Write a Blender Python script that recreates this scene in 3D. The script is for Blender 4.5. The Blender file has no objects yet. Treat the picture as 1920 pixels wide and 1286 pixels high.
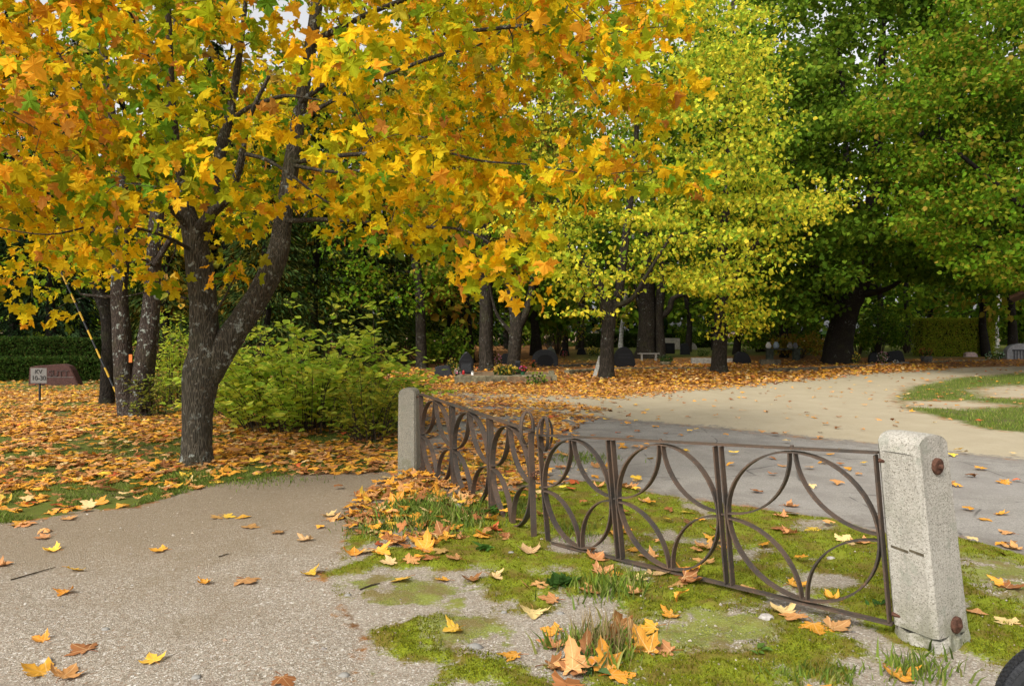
import bpy, math, random
import numpy as np
from mathutils import Vector
R = math.radians
rng = np.random.default_rng(11)
random.seed(11)
F, CX, HY, H = 1350.0, 960.0, 622.0, 1.65      # focal length (photo px), centre, horizon line, eye height

scene = bpy.context.scene
COL = scene.collection

def at(px, py, Y):
    return np.array([(px - CX) * Y / F, Y, H - (py - HY) * Y / F])
def gnd(px, py):
    Y = H * F / (py - HY)
    return np.array([(px - CX) * Y / F, Y, 0.0])
def proj(p):
    p = np.asarray(p, float)
    return CX + F * p[..., 0] / p[..., 1], HY + F * (H - p[..., 2]) / p[..., 1]

# ------------------------------------------------------------------ noise
def _hash(ix, iy, s):
    n = (ix * 374761393 + iy * 668265263 + s * 974711) & 0x7fffffff
    n = ((n ^ (n >> 13)) * 1274126177) & 0x7fffffff
    return ((n ^ (n >> 16)) & 0xffff) / 65535.0
def vnoise(x, y, s=0):
    x = np.asarray(x, float); y = np.asarray(y, float)
    ix = np.floor(x).astype(np.int64); iy = np.floor(y).astype(np.int64)
    fx = x - ix; fy = y - iy
    fx = fx * fx * (3 - 2 * fx); fy = fy * fy * (3 - 2 * fy)
    a = _hash(ix, iy, s); b = _hash(ix + 1, iy, s); c = _hash(ix, iy + 1, s); d = _hash(ix + 1, iy + 1, s)
    return (a * (1 - fx) + b * fx) * (1 - fy) + (c * (1 - fx) + d * fx) * fy
def fbm(x, y, o=4, s=0):
    t = 0; a = .5
    for k in range(o):
        t = t + a * vnoise(x * 2 ** k, y * 2 ** k, s + k * 17); a *= .5
    return t

# ------------------------------------------------------------------ objects
def tag(o, label=None, cat=None, group=None, kind=None):
    if label: o['label'] = label
    if cat: o['category'] = cat
    if group: o['group'] = group
    if kind: o['kind'] = kind
    return o
def empty(name, loc, label, cat, group=None):
    o = bpy.data.objects.new(name, None); COL.objects.link(o)
    o.location = tuple(float(v) for v in loc); o.empty_display_size = .2
    return tag(o, label, cat, group)
def rootloc(o):
    while o.parent: o = o.parent
    return np.array(o.location)

class MB:
    """collects pieces of ONE mesh"""
    def __init__(s): s.v = []; s.f = []; s.c = []; s.n = 0; s.mi = []
    def add(s, verts, faces, col=(1, 1, 1), mi=0):
        verts = np.asarray(verts, float).reshape(-1, 3)
        if isinstance(faces, np.ndarray) and faces.ndim == 2: fl = [faces]
        else:
            d = {}
            for f in faces: d.setdefault(len(f), []).append(f)
            fl = [np.array(x) for x in d.values()]
        for f in fl:
            s.f.append(f.astype(np.int64) + s.n); s.mi.append(np.full(len(f), mi))
        col = np.asarray(col, float)
        if col.ndim == 1: col = np.tile(col, (len(verts), 1))
        s.v.append(verts); s.c.append(col); s.n += len(verts); return s
    def box(s, lo, hi, col=(1, 1, 1), mi=0):
        x0, y0, z0 = lo; x1, y1, z1 = hi
        v = [(x0,y0,z0),(x1,y0,z0),(x1,y1,z0),(x0,y1,z0),(x0,y0,z1),(x1,y0,z1),(x1,y1,z1),(x0,y1,z1)]
        return s.add(v, [(0,3,2,1),(4,5,6,7),(0,1,5,4),(1,2,6,5),(2,3,7,6),(3,0,4,7)], col, mi)
    def mesh(s, name, mat, origin=(0, 0, 0), smooth=False):
        v = np.concatenate(s.v) - np.asarray(origin, float)
        me = bpy.data.meshes.new(name)
        me.vertices.add(len(v)); me.vertices.foreach_set('co', v.astype(np.float32).ravel())
        tot = np.concatenate([np.full(len(f), f.shape[1]) for f in s.f])
        lp = np.concatenate([f.ravel() for f in s.f])
        me.loops.add(len(lp)); me.loops.foreach_set('vertex_index', lp.astype(np.int32))
        me.polygons.add(len(tot))
        me.polygons.foreach_set('loop_start', np.concatenate([[0], np.cumsum(tot)[:-1]]).astype(np.int32))
        me.polygons.foreach_set('loop_total', tot.astype(np.int32))
        mats = mat if isinstance(mat, (list, tuple)) else [mat]
        for m in mats: me.materials.append(m)
        if len(mats) > 1: me.polygons.foreach_set('material_index', np.concatenate(s.mi).astype(np.int32))
        c = np.concatenate(s.c)
        a = me.color_attributes.new('Col', 'FLOAT_COLOR', 'POINT')
        a.data.foreach_set('color', np.concatenate([c, np.ones((len(c), 1))], 1).astype(np.float32).ravel())
        me.polygons.foreach_set('use_smooth', np.full(len(tot), bool(smooth)))
        me.update(); me.validate()
        return me
    def build(s, name, mat, parent=None, origin=None, smooth=False):
        if parent is not None: org = rootloc(parent)
        elif origin is not None: org = np.asarray(origin, float)
        else: org = np.zeros(3)
        o = bpy.data.objects.new(name, s.mesh(name, mat, org, smooth)); COL.objects.link(o)
        if parent is not None: o.parent = parent
        else: o.location = tuple(float(x) for x in org)
        return o

def crs(pts, sub=4):
    """Catmull-Rom resample of rows"""
    p = np.asarray(pts, float)
    if len(p) < 3: return np.array([p[0] + (p[-1] - p[0]) * t for t in np.linspace(0, 1, sub + 1)])
    q = np.vstack([2 * p[0] - p[1], p, 2 * p[-1] - p[-2]]); out = []
    for i in range(1, len(q) - 2):
        for t in np.arange(sub) / sub:
            a, b, c, d = q[i - 1], q[i], q[i + 1], q[i + 2]
            out.append(.5 * (2 * b + (c - a) * t + (2 * a - 5 * b + 4 * c - d) * t * t + (3 * b - a - 3 * c + d) * t ** 3))
    out.append(p[-1]); return np.array(out)

def tube(mb, pts, sides=10, jit=0.0, col=(1, 1, 1), cap=True, mi=0):
    p = np.asarray(pts, float)[:, :3]; r = np.maximum(np.asarray(pts, float)[:, 3], .001)
    n = len(p); t = np.gradient(p, axis=0); t /= np.linalg.norm(t, axis=1)[:, None] + 1e-9
    u = np.cross(t[0], [0.3, 1, .1]); u /= np.linalg.norm(u)
    ang = np.arange(sides) / sides * 2 * math.pi
    V = np.zeros((n, sides, 3)); ph = rng.uniform(0, 6, 3)
    for i in range(n):
        u = u - t[i] * np.dot(u, t[i]); u /= np.linalg.norm(u) + 1e-9
        w = np.cross(t[i], u); rr = np.full(sides, r[i])
        if jit:
            rr = rr * (1 + jit * (.5 * np.sin(2 * ang + ph[0] + i * .35) + .5 * np.sin(3 * ang + ph[1] - i * .22) + .8 * rng.normal(0, .45, sides)))
        V[i] = p[i] + rr[:, None] * (np.cos(ang)[:, None] * u + np.sin(ang)[:, None] * w)
    a = np.arange(n - 1)[:, None] * sides + np.arange(sides)[None]
    b = np.arange(n - 1)[:, None] * sides + (np.arange(sides)[None] + 1) % sides
    q = np.stack([a, b, b + sides, a + sides], -1).reshape(-1, 4)
    mb.add(V.reshape(-1, 3), q, col, mi)
    if cap:
        mb.add(V[-1], [tuple(range(sides))], col, mi); mb.add(V[0], [tuple(range(sides))[::-1]], col, mi)
    return mb

# ------------------------------------------------------------------ leaf shapes: (verts, faces); base at origin, tip along +y, z up
def fan(right, cen):
    left = [(-x, y) for x, y in right[::-1] if abs(x) > 1e-6]
    o = right + left
    v = [(cen[0], cen[1], .05)] + [(x, y, 0) for x, y in o]
    n = len(o)
    return np.array(v, float), np.array([(0, 1 + i, 1 + (i + 1) % n) for i in range(n)])
MAPLE = fan([(0, 0), (.30, -.12), (.24, .08), (.50, .14), (.66, .46), (.46, .45), (.25, .50), (.26, .74), (0, 1.0)], (0, .3))
MAPLE2 = fan([(0, 0), (.32, -.08), (.27, .1), (.62, .42), (.24, .48), (0, 1.0)], (0, .3))
def folded(w, d=.10):
    v = np.array([(0, 0, 0), (w * .8, .2, d), (w, .5, d * 1.1), (0, 1, -.05), (-w, .5, d * 1.1), (-w * .8, .2, d)], float)
    return v, np.array([(0, 1, 2, 3), (0, 3, 4, 5)])
LINDEN = folded(.43); NARROW = folded(.27, .08)
def hi_maple():
    r = [(0, 0), (.10, -.05), (.20, -.15), (.33, -.13), (.30, -.03), (.27, .05), (.40, .08), (.54, .11), (.55, .22), (.62, .33), (.70, .46), (.57, .47), (.46, .43), (.38, .49), (.26, .47), (.24, .56), (.31, .68), (.22, .72), (.15, .86), (.06, .93), (0, 1.02)]
    l = [(-x, y) for x, y in r[::-1] if x > 1e-6]; o = np.array(r + l); c = np.array([0, .28]); n = len(o); V = [c]
    for k in (.36, .7, 1.0): V += list(c + (o - c) * k)
    V = np.c_[np.array(V), np.zeros(1 + 3 * n)]; F_ = [(0, 1 + i, 1 + (i + 1) % n) for i in range(n)]
    Q = [(1 + j * n + i, 1 + (j + 1) * n + i, 1 + (j + 1) * n + (i + 1) % n, 1 + j * n + (i + 1) % n) for j in range(2) for i in range(n)]
    return V, F_ + Q
MAPLE_HI = hi_maple()
MAPLE_MID = fan([(0, 0), (.20, -.14), (.33, -.12), (.27, .05), (.41, .08), (.55, .12), (.60, .30), (.70, .46), (.50, .44), (.26, .48), (.25, .58), (.31, .70), (.17, .80), (0, 1.02)], (0, .28))
QUAD = (np.array([(0, 0, 0), (.38, .5, .1), (0, 1, 0), (-.38, .5, .1)], float), np.array([(0, 1, 2, 3)]))
NEEDLE = (np.array([(0, 0, 0), (.13, .5, .03), (0, 1, -.1), (-.13, .5, .03)], float), np.array([(0, 1, 2, 3)]))

def unit(a): return a / (np.linalg.norm(a, axis=-1, keepdims=True) + 1e-9)
def leaves(mb, tpl, pos, d, nrm, size, col, curl=0.0):
    tv, tf = tpl; N = len(pos); k = len(tv)
    d = unit(d); nrm = unit(nrm - d * np.sum(nrm * d, 1, keepdims=True)); sd = np.cross(d, nrm)
    T = np.tile(tv, (N, 1, 1))
    if curl:
        c1 = rng.normal(0, curl, (N, 1)); c2 = rng.normal(-curl * .5, curl, (N, 1))
        T[:, :, 2] += c1 * T[:, :, 0] ** 2 * 2 + c2 * T[:, :, 1] ** 2 + rng.normal(0, curl * .25, (N, k))
    sz = np.asarray(size).reshape(-1, 1, 1)
    V = pos[:, None] + sz * (T[:, :, :1] * sd[:, None] + T[:, :, 1:2] * d[:, None] + T[:, :, 2:] * nrm[:, None])
    Fc = (tf[None] + (np.arange(N) * k)[:, None, None]).reshape(-1, tf.shape[1])
    C = np.repeat(col, k, axis=0) * rng.uniform(.9, 1.08, (N * k, 1))
    mb.add(V.reshape(-1, 3), Fc, np.clip(C, 0, 1))

def pal(colors, n, weights=None, jit=.16):
    c = np.array(colors, float); w = None if weights is None else np.array(weights, float) / np.sum(weights)
    i = rng.choice(len(c), n, p=w); j = rng.choice(len(c), n, p=w); t = rng.uniform(0, .35, (n, 1))
    return np.clip((c[i] * (1 - t) + c[j] * t) * rng.normal(1, jit, (n, 1)), .004, .9)

def clump(mb, tpl, c, rad, n, size, col, droop=.4, flat=.6, curl=.12, hollow=False):
    p = unit(rng.normal(0, 1, (n, 3)))
    rr = rng.uniform(.75 if hollow else 0, 1, (n, 1)) ** (.5)
    off = p * rr
    pos = c + off * np.asarray(rad)
    d = off * .7 + rng.normal(0, .55, (n, 3)); d[:, 2] -= droop
    nm = rng.normal(0, .6, (n, 3)) + off * .35; nm[:, 2] += flat
    leaves(mb, tpl, pos, d, nm, size * rng.uniform(.6, 1.3, n), col, curl)

# ------------------------------------------------------------------ materials
class NT:
    def __init__(s, name):
        s.m = bpy.data.materials.new(name); s.m.use_nodes = True; s.t = s.m.node_tree; s.t.nodes.clear()
        s.out = s.t.nodes.new('ShaderNodeOutputMaterial')
    def n(s, typ, **kw):
        nd = s.t.nodes.new('ShaderNode' + typ)
        for k, v in kw.items():
            if k.startswith('_'): setattr(nd, k[1:], v)
            else: s.set(nd.inputs[k.replace('__', ' ')] if not k.startswith('i') or not k[1:].isdigit() else nd.inputs[int(k[1:])], v)
        return nd
    def set(s, sock, v):
        if isinstance(v, bpy.types.NodeSocket): s.t.links.new(v, sock)
        elif isinstance(v, bpy.types.Node): s.t.links.new(v.outputs[0], sock)
        else:
            if hasattr(sock.default_value, '__len__') and not isinstance(v, (int, float)) and len(v) == 3 and len(sock.default_value) == 4: v = (*v, 1)
            sock.default_value = v
    def math(s, op, a, b=0.0, c=0.0, clamp=False):
        nd = s.n('Math', _operation=op, _use_clamp=clamp); s.set(nd.inputs[0], a); s.set(nd.inputs[1], b); s.set(nd.inputs[2], c); return nd.outputs[0]
    def mix(s, f, a, b, mode='MIX'):
        nd = s.n('Mix', _data_type='RGBA', _blend_type=mode); s.set(nd.inputs[0], f); s.set(nd.inputs[6], a); s.set(nd.inputs[7], b); return nd.outputs[2]
    def fmix(s, f, a, b):
        nd = s.n('Mix', _data_type='FLOAT'); s.set(nd.inputs[0], f); s.set(nd.inputs[2], a); s.set(nd.inputs[3], b); return nd.outputs[0]
    def step(s, v, lo, hi):
        nd = s.n('MapRange', _interpolation_type='SMOOTHSTEP'); s.set(nd.inputs[0], v); nd.inputs[1].default_value = lo; nd.inputs[2].default_value = hi; return nd.outputs[0]
    def noise(s, vec, scale, detail=4.0, rough=.6, dist=0.0):
        nd = s.n('TexNoise', Scale=scale, Detail=detail, Roughness=rough, Distortion=dist); s.set(nd.inputs['Vector'], vec); return nd.outputs[0]
    def voro(s, vec, scale, feature='F1', out=0, rnd=1.0):
        nd = s.n('TexVoronoi', _feature=feature, Scale=scale, Randomness=rnd); s.set(nd.inputs['Vector'], vec); return nd.outputs[out]
    def pos(s): return s.n('NewGeometry').outputs['Position']
    def obj(s, scale=(1, 1, 1)):
        mp = s.n('Mapping'); s.set(mp.inputs['Vector'], s.n('TexCoord').outputs['Object']); mp.inputs['Scale'].default_value = scale; return mp.outputs[0]
    def attr(s, name, out='Color'): return s.n('Attribute', _attribute_name=name).outputs[out]
    def bump(s, h, strength=.5, dist=.02):
        nd = s.n('Bump', Strength=strength, Distance=dist); s.set(nd.inputs['Height'], h); return nd.outputs[0]
    def finish(s, color, rough=.8, normal=None, spec=.3, metal=0.0):
        p = s.n('BsdfPrincipled'); s.set(p.inputs['Base Color'], color); s.set(p.inputs['Roughness'], rough)
        p.inputs['Specular IOR Level'].default_value = spec; s.set(p.inputs['Metallic'], metal)
        if normal is not None: s.set(p.inputs['Normal'], normal)
        s.t.links.new(p.outputs[0], s.out.inputs[0]); return s.m

def leaf_mat(name, trans=.4, rough=.5, spec=.25, objcol=False, spots=.0, veins=False):
    t = NT(name)
    c = t.n('ObjectInfo').outputs['Color'] if objcol else t.attr('Col')
    if objcol: c = t.mix(1.0, c, t.attr('Col'), 'MULTIPLY')
    if spots:
        nz = t.noise(t.n('TexCoord').outputs['Object'], 45.0 if not objcol else 9.0, 5.0, .7)
        c = t.mix(t.math('MULTIPLY', t.step(nz, .56, .72), spots), c, (.16, .06, .018))
    if veins:
        z = t.n('SeparateXYZ'); t.set(z.inputs[0], t.n('TexCoord').outputs['Object']); ax = t.math('ABSOLUTE', z.outputs[0]); yy = t.math('ADD', z.outputs[1], .4)
        an = t.math('ARCTAN2', ax, yy); rr = t.math('SQRT', t.math('ADD', t.math('MULTIPLY', ax, ax), t.math('MULTIPLY', yy, yy)))
        m = None
        for a in (0.0, .86, 1.62):
            dd = t.math('MULTIPLY', t.math('ABSOLUTE', t.math('SUBTRACT', an, a)), rr); q = t.step(dd, .022, .004); m = q if m is None else t.math('MAXIMUM', m, q)
        c = t.mix(t.math('MULTIPLY', m, .5), c, (.75, .52, .26))
    p = t.n('BsdfPrincipled'); t.set(p.inputs['Base Color'], c); p.inputs['Roughness'].default_value = rough; p.inputs['Specular IOR Level'].default_value = spec
    tr = t.n('BsdfTranslucent'); t.set(tr.inputs[0], c)
    mx = t.n('MixShader'); mx.inputs[0].default_value = trans
    t.t.links.new(p.outputs[0], mx.inputs[1]); t.t.links.new(tr.outputs[0], mx.inputs[2]); t.t.links.new(mx.outputs[0], t.out.inputs[0])
    return t.m
M_LEAF = leaf_mat('foliage', .47, .6, .05)
M_FAR = leaf_mat('far_foliage', .28, .8, .04)
M_FALL = leaf_mat('fallen_leaf_mass', .18, .7, .15, spots=.5)
M_FALL1 = leaf_mat('fallen_leaf', .15, .65, .2, objcol=True, spots=.6, veins=True)

def bark(name, dark, light, lichen=0.0, lich_col=(.34, .37, .33), scale=1.0):
    t = NT(name); g = t.obj((15 * scale, 15 * scale, 2.0 * scale)); o = t.obj()
    n1 = t.noise(g, 3.0, 8.0, .7, .4); n2 = t.noise(o, 2.2, 4.0)
    v = t.voro(g, 3.2, 'DISTANCE_TO_EDGE'); cr = t.step(v, 0.0, .22)
    c = t.mix(t.step(n1, .3, .7), dark, light)
    c = t.mix(t.math('MULTIPLY', t.math('SUBTRACT', 1.0, cr), .55), tuple(x * .5 for x in dark), c)
    if lichen:
        l1 = t.noise(o, 11.0, 4.0, .65); l2 = t.noise(o, 1.6, 2.0)
        f = t.math('MULTIPLY', t.step(l1, .57, .66), t.step(l2, .55 - .25 * lichen, .75 - .25 * lichen))
        c = t.mix(t.math('MULTIPLY', f, min(1, .6 + .3 * lichen)), c, lich_col)
    c = t.mix(t.math('MULTIPLY', t.step(n2, .5, .75), .35), c, (.06, .065, .02))
    h = t.math('ADD', t.math('MULTIPLY', cr, .6), n1)
    return t.finish(c, .9, t.bump(h, .8, .03), .15)
M_BARK = bark('maple_bark', (.085, .074, .054), (.24, .205, .15), .8)
M_BARKL = bark('lichen_bark', (.06, .045, .036), (.17, .13, .105), 1.35)
M_BARKD = bark('dark_bark', (.02, .016, .012), (.06, .047, .036), .15)
M_BARKF = bark('far_bark', (.03, .024, .017), (.10, .08, .06), .3, scale=.6)

def birch():
    t = NT('birch_bark'); n = t.noise(t.obj((2, 2, 16)), 1.5, 3.0, .6)
    return t.finish(t.mix(t.step(n, .5, .62), (.48, .46, .42), (.05, .045, .04)), .8)
M_BIRCH = birch()

def plain(name, col, rough=.6, var=.25, scale=8.0, spec=.3, metal=0.0, bump=.0, fleck=None):
    t = NT(name); o = t.n('TexCoord').outputs['Object']; n = t.noise(o, scale, 5.0, .65)
    c = t.mix(t.step(n, .3, .7), tuple(x * (1 - var) for x in col), tuple(min(1, x * (1 + var)) for x in col))
    if fleck:
        f = t.noise(o, fleck[0], 2.0); c = t.mix(t.step(f, fleck[1], fleck[1] + .08), c, fleck[2])
    return t.finish(c, rough, t.bump(n, bump, .01) if bump else None, spec, metal)

def granite(name, a, b, dark, pits=True):
    t = NT(name); o = t.obj()
    v = t.voro(o, 210.0, 'F1', 1); v2 = t.noise(o, 160.0, 2.0); big = t.noise(o, 5.0, 5.0, .65)
    sep = t.n('SeparateColor'); t.set(sep.inputs[0], v); s = sep.outputs[0]
    c = t.mix(s, a, b)
    c = t.mix(t.math('MULTIPLY', t.step(s, .84, .9), .75), c, dark)
    c = t.mix(t.math('MULTIPLY', t.step(big, .5, .72), .45), c, tuple(x * .55 for x in a))
    z = t.n('SeparateXYZ'); t.set(z.inputs[0], o)
    low = t.math('MULTIPLY', t.step(z.outputs[2], .38, .0), t.step(t.noise(o, 12.0, 4.0), .36, .60))
    c = t.mix(t.math('MULTIPLY', low, .6), c, (.10, .105, .04))
    st = t.noise(t.obj((14, 14, .9)), 1.6, 5.0, .65); c = t.mix(t.math('MULTIPLY', t.step(st, .50, .68), .42), c, (.20, .19, .16))
    blot = t.noise(o, 9.0, 5.0, .7); c = t.mix(t.math('MULTIPLY', t.step(blot, .57, .63), .5), c, (.24, .245, .20)); c = t.mix(t.math('MULTIPLY', t.step(blot, .40, .34), .35), c, (.48, .46, .41))
    green = t.math('MULTIPLY', t.step(t.noise(o, 3.0, 5.0), .55, .7), .35)
    c = t.mix(green, c, (.16, .17, .11))
    h = t.math('ADD', v2, t.math('MULTIPLY', t.voro(o, 70.0), .8))
    return t.finish(c, .9, t.bump(h, .5, .005), .2)
M_POST = granite('speckled_concrete', (.41, .385, .335), (.30, .28, .24), (.14, .125, .10))
M_POSTL = granite('weathered_concrete', (.30, .28, .22), (.20, .185, .15), (.09, .08, .065))

def rust():
    t = NT('rusty_iron'); o = t.obj()
    n = t.noise(o, 3.0, 6.0, .7); f = t.noise(o, 60.0, 4.0, .7); wv = t.noise(o, 1.1, 3.0)
    c = t.mix(t.step(n, .38, .62), (.050, .042, .035), (.105, .068, .046))
    c = t.mix(t.math('MULTIPLY', t.step(f, .55, .7), .7), c, (.20, .105, .06))
    c = t.mix(t.math('MULTIPLY', t.step(wv, .58, .68), .5), c, (.09, .088, .08))
    return t.finish(c, t.fmix(n, .55, .8), t.bump(f, .5, .003), .4, .25)
M_RUST = rust()
M_RUSTY = plain('rust_washer', (.085, .04, .026), .85, .4, 40.0, .2, bump=.6)
M_BLACK = plain('black_granite', (.006, .006, .007), .5, .3, 30.0, .2)
M_DARKG = plain('dark_grey_granite', (.022, .023, .025), .65, .35, 25.0, .15)
M_MOSSY = plain('mossy_dark_stone', (.055, .062, .045), .85, .45, 6.0, .2, bump=.5)
M_RED = plain('red_granite', (.055, .024, .019), .8, .35, 22.0, .2, fleck=(60.0, .6, (.13, .07, .06)))
M_PALE = plain('pale_stone', (.22, .205, .175), .9, .3, 9.0, .2, bump=.5)
M_KERB = plain('mossy_kerb_stone', (.15, .13, .082), .95, .5, 5.0, .1, bump=.9, fleck=(14.0, .58, (.10, .09, .05)))
M_KERBD = plain('dark_kerb_stone', (.09, .075, .05), .95, .5, 5.0, .1, bump=.9)
M_SOIL = plain('grave_soil', (.16, .105, .06), 1.0, .5, 12.0, .1, bump=1.0)
M_WOOD = plain('weathered_wood', (.26, .24, .21), .85, .35, 12.0, .2, bump=.4)
M_SIGN = plain('sign_plate', (.15, .14, .128), .6, .12, 6.0, .3)
M_INK = plain('sign_ink', (.03, .028, .026), .7, .1)
M_LETTER = plain('dark_lettering', (.035, .018, .014), .6, .1)
M_YELLOW = plain('yellow_guard', (.50, .30, .02), .5, .1)
M_BLK = plain('black_rubber', (.017, .018, .021), .62, .3, 30.0, .35)
M_STEEL = plain('steel', (.32, .32, .33), .4, .15, 20.0, .5, .8)
M_WHITE = plain('white_petals', (.75, .72, .68), .7, .1)
M_PINK = plain('pink_petals', (.55, .14, .22), .7, .2)
M_REDP = plain('red_glass', (.35, .02, .02), .25, .1)
M_POT = plain('dark_green_pot', (.02, .09, .04), .5, .2)
M_GREYB = plain('dark_barrel_wood', (.10, .095, .085), .85, .35, 14.0, .2, bump=.4)
M_ORANGE = plain('orange_tag', (.55, .16, .03), .6, .15)
M_ROOF = plain('brown_roof_board', (.13, .07, .05), .8, .3, 14.0, .2)
M_WALLB = plain('brown_board_wall', (.09, .055, .04), .85, .3, 14.0, .2)
M_PEB = plain('pebble', (.36, .33, .30), .9, .3, 30.0, .2)
M_TWIG = plain('dry_twig', (.06, .045, .03), .9, .3, 30.0, .1)
# ================================================================== GROUND
def W(poly): return np.array([gnd(x, y)[:2] for x, y in poly])
EDGE = [(-3000, 1010), (0, 985), (120, 968), (250, 952), (330, 930), (420, 905), (520, 893), (600, 888), (700, 884), (770, 886)]
P_GRAVEL = W(EDGE + [(720, 915), (680, 945), (655, 990), (640, 1030), (600, 1080), (650, 1150), (690, 1200), (660, 1286), (600, 2000), (500, 6000), (-9000, 6000), (-9000, 1010)])
P_BARE = W([(1170, 1185), (1290, 1140), (1420, 1150), (1480, 1190), (1400, 1228), (1240, 1225)])
P_BARE2 = W([(630, 1090), (800, 1082), (900, 1100), (860, 1135), (700, 1145)])
P_BARE3 = W([(800, 1165), (900, 1150), (960, 1180), (920, 1230), (820, 1225)])
P_BARE4 = W([(1800, 1040), (1920, 1060), (2400, 1120), (2400, 1260), (1930, 1150), (1815, 1090)])
ASFAR = [(840, 738), (900, 748), (1035, 772), (1200, 791), (1300, 797), (1450, 812), (1560, 825), (1640, 832), (1780, 848), (1920, 862), (2600, 930)]
P_ASPH = W([(800, 737)] + ASFAR + [(2600, 1200), (1920, 1045), (1800, 1010), (1640, 1000), (1560, 972), (1400, 952), (1230, 928), (1130, 905), (1000, 900), (900, 905), (800, 898), (797, 820)])
P_SAND = W([(840, 733), (1000, 740), (1150, 742), (1280, 730), (1400, 721), (1500, 711), (1600, 701), (1700, 695), (1800, 690), (1950, 686), (2600, 682), (2600, 692), (1920, 698), (1780, 708), (1700, 725), (1675, 748), (1700, 768), (1790, 790), (1850, 806), (1920, 812), (2400, 830)] + ASFAR[::-1])
P_ISLE = W([(2600, 692), (1920, 698), (1780, 708), (1700, 725), (1675, 748), (1700, 768), (1790, 790), (1850, 806), (1920, 812), (2600, 836)])
P_ISLE2 = W([(1830, 818), (1920, 812), (2300, 822), (2300, 842), (1930, 834)])
P_STONY = W([(1840, 730), (1920, 724), (2300, 722), (2300, 746), (1960, 748), (1860, 745)])
P_STONY2 = W([(1690, 752), (1800, 752), (1900, 760), (1790, 766), (1710, 762)])
P_LAWN = W([(-3000, 1010)] + EDGE[1:] + [(790, 870), (780, 735), (640, 700), (-3000, 700)])
P_MOSS = W([(770, 886), (790, 900), (900, 905), (1000, 900), (1130, 905), (1230, 928), (1400, 952), (1560, 972), (1640, 1000), (1800, 1010), (1920, 1045), (2600, 1200), (2600, 6000), (600, 6000), (600, 2000), (660, 1286), (690, 1200), (650, 1150), (600, 1080), (640, 1030), (655, 990), (680, 945), (720, 915)])
P_CEM = W([(1040, 686), (1200, 676), (1340, 672), (1500, 668), (1700, 676), (1900, 672), (2600, 670), (2600, 636), (1000, 640), (1000, 670)])
P_DRY = W([(1075, 1190), (1180, 1150), (1250, 1190), (1230, 1286), (1050, 1286)])

def sdf(poly, x, y):
    """signed distance (metres), positive inside"""
    inside = np.zeros(x.shape, bool); dm = np.full(x.shape, 1e9)
    n = len(poly)
    for i in range(n):
        ax, ay = poly[i]; bx, by = poly[(i + 1) % n]
        c = ((ay > y) != (by > y))
        if ay != by: inside ^= c & (x < (bx - ax) * (y - ay) / (by - ay) + ax)
        ex, ey = bx - ax, by - ay
        t = np.clip(((x - ax) * ex + (y - ay) * ey) / (ex * ex + ey * ey + 1e-12), 0, 1)
        dm = np.minimum(dm, (x - ax - t * ex) ** 2 + (y - ay - t * ey) ** 2)
    return np.where(inside, 1, -1) * np.sqrt(dm)
def val(poly, x, y, soft=.05):
    w = soft * np.maximum(y, 2) * .35 + .12 * soft * y * y / 12
    return np.clip(.5 + .5 * sdf(poly, x, y) / w, 0, 1)
def masks(x, y):
    g = val(P_GRAVEL, x, y, .16)
    for p in (P_BARE, P_BARE2, P_BARE3, P_BARE4): g = np.maximum(g, val(p, x, y, .18) * .92)
    a = val(P_ASPH, x, y, .15); s = np.maximum(val(P_SAND, x, y, .10), np.maximum(val(P_STONY, x, y, .2), val(P_STONY2, x, y, .2)))
    lawn = val(P_LAWN, x, y, .08)
    isl = np.maximum(val(P_ISLE, x, y, .08), val(P_ISLE2, x, y, .1))
    for p in (P_STONY, P_STONY2): isl = np.minimum(isl, 1 - val(p, x, y, .2))
    cem = val(P_CEM, x, y, .12) * .62
    m = val(P_MOSS, x, y, .10)
    return g, a, s, np.maximum(lawn, np.maximum(isl, cem)), m, lawn
def pfield(x, y): return fbm(x * 2.3, y * 2.3, 5, 21) + .075 * np.clip((x + .05) / .9, -1, 1) + .03 * np.clip((y - 4.2) / 1.0, -1, 1)
def height(x, y):
    h = (fbm(x * .8, y * .8, 3, 3) - .44) * .05 + (fbm(x * 4, y * 4, 3, 9) - .44) * .012
    m = np.clip(sdf(P_MOSS, x, y) / .25 + .3, 0, 1)
    patch = np.clip((pfield(x, y) - .44) * 8, 0, 1)
    h = h * np.where(y < 30, 1, .4) + m * patch * .030 * (.15 + 1.2 * np.abs(fbm(x * 9, y * 9, 3, 5) - .44) * 3)
    a = np.clip(sdf(P_ASPH, x, y) / .3, 0, 1); h = h * (1 - .8 * a)
    heap = np.exp(-(((x + .75) / .75) ** 2 + ((y - 6.9) / .95) ** 2)) * .07
    return h + heap
def gz(x, y): return height(np.asarray(x, float), np.asarray(y, float))
def zat(px, py):
    p = gnd(px, py); p[2] = float(gz(p[0], p[1])); return p

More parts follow.
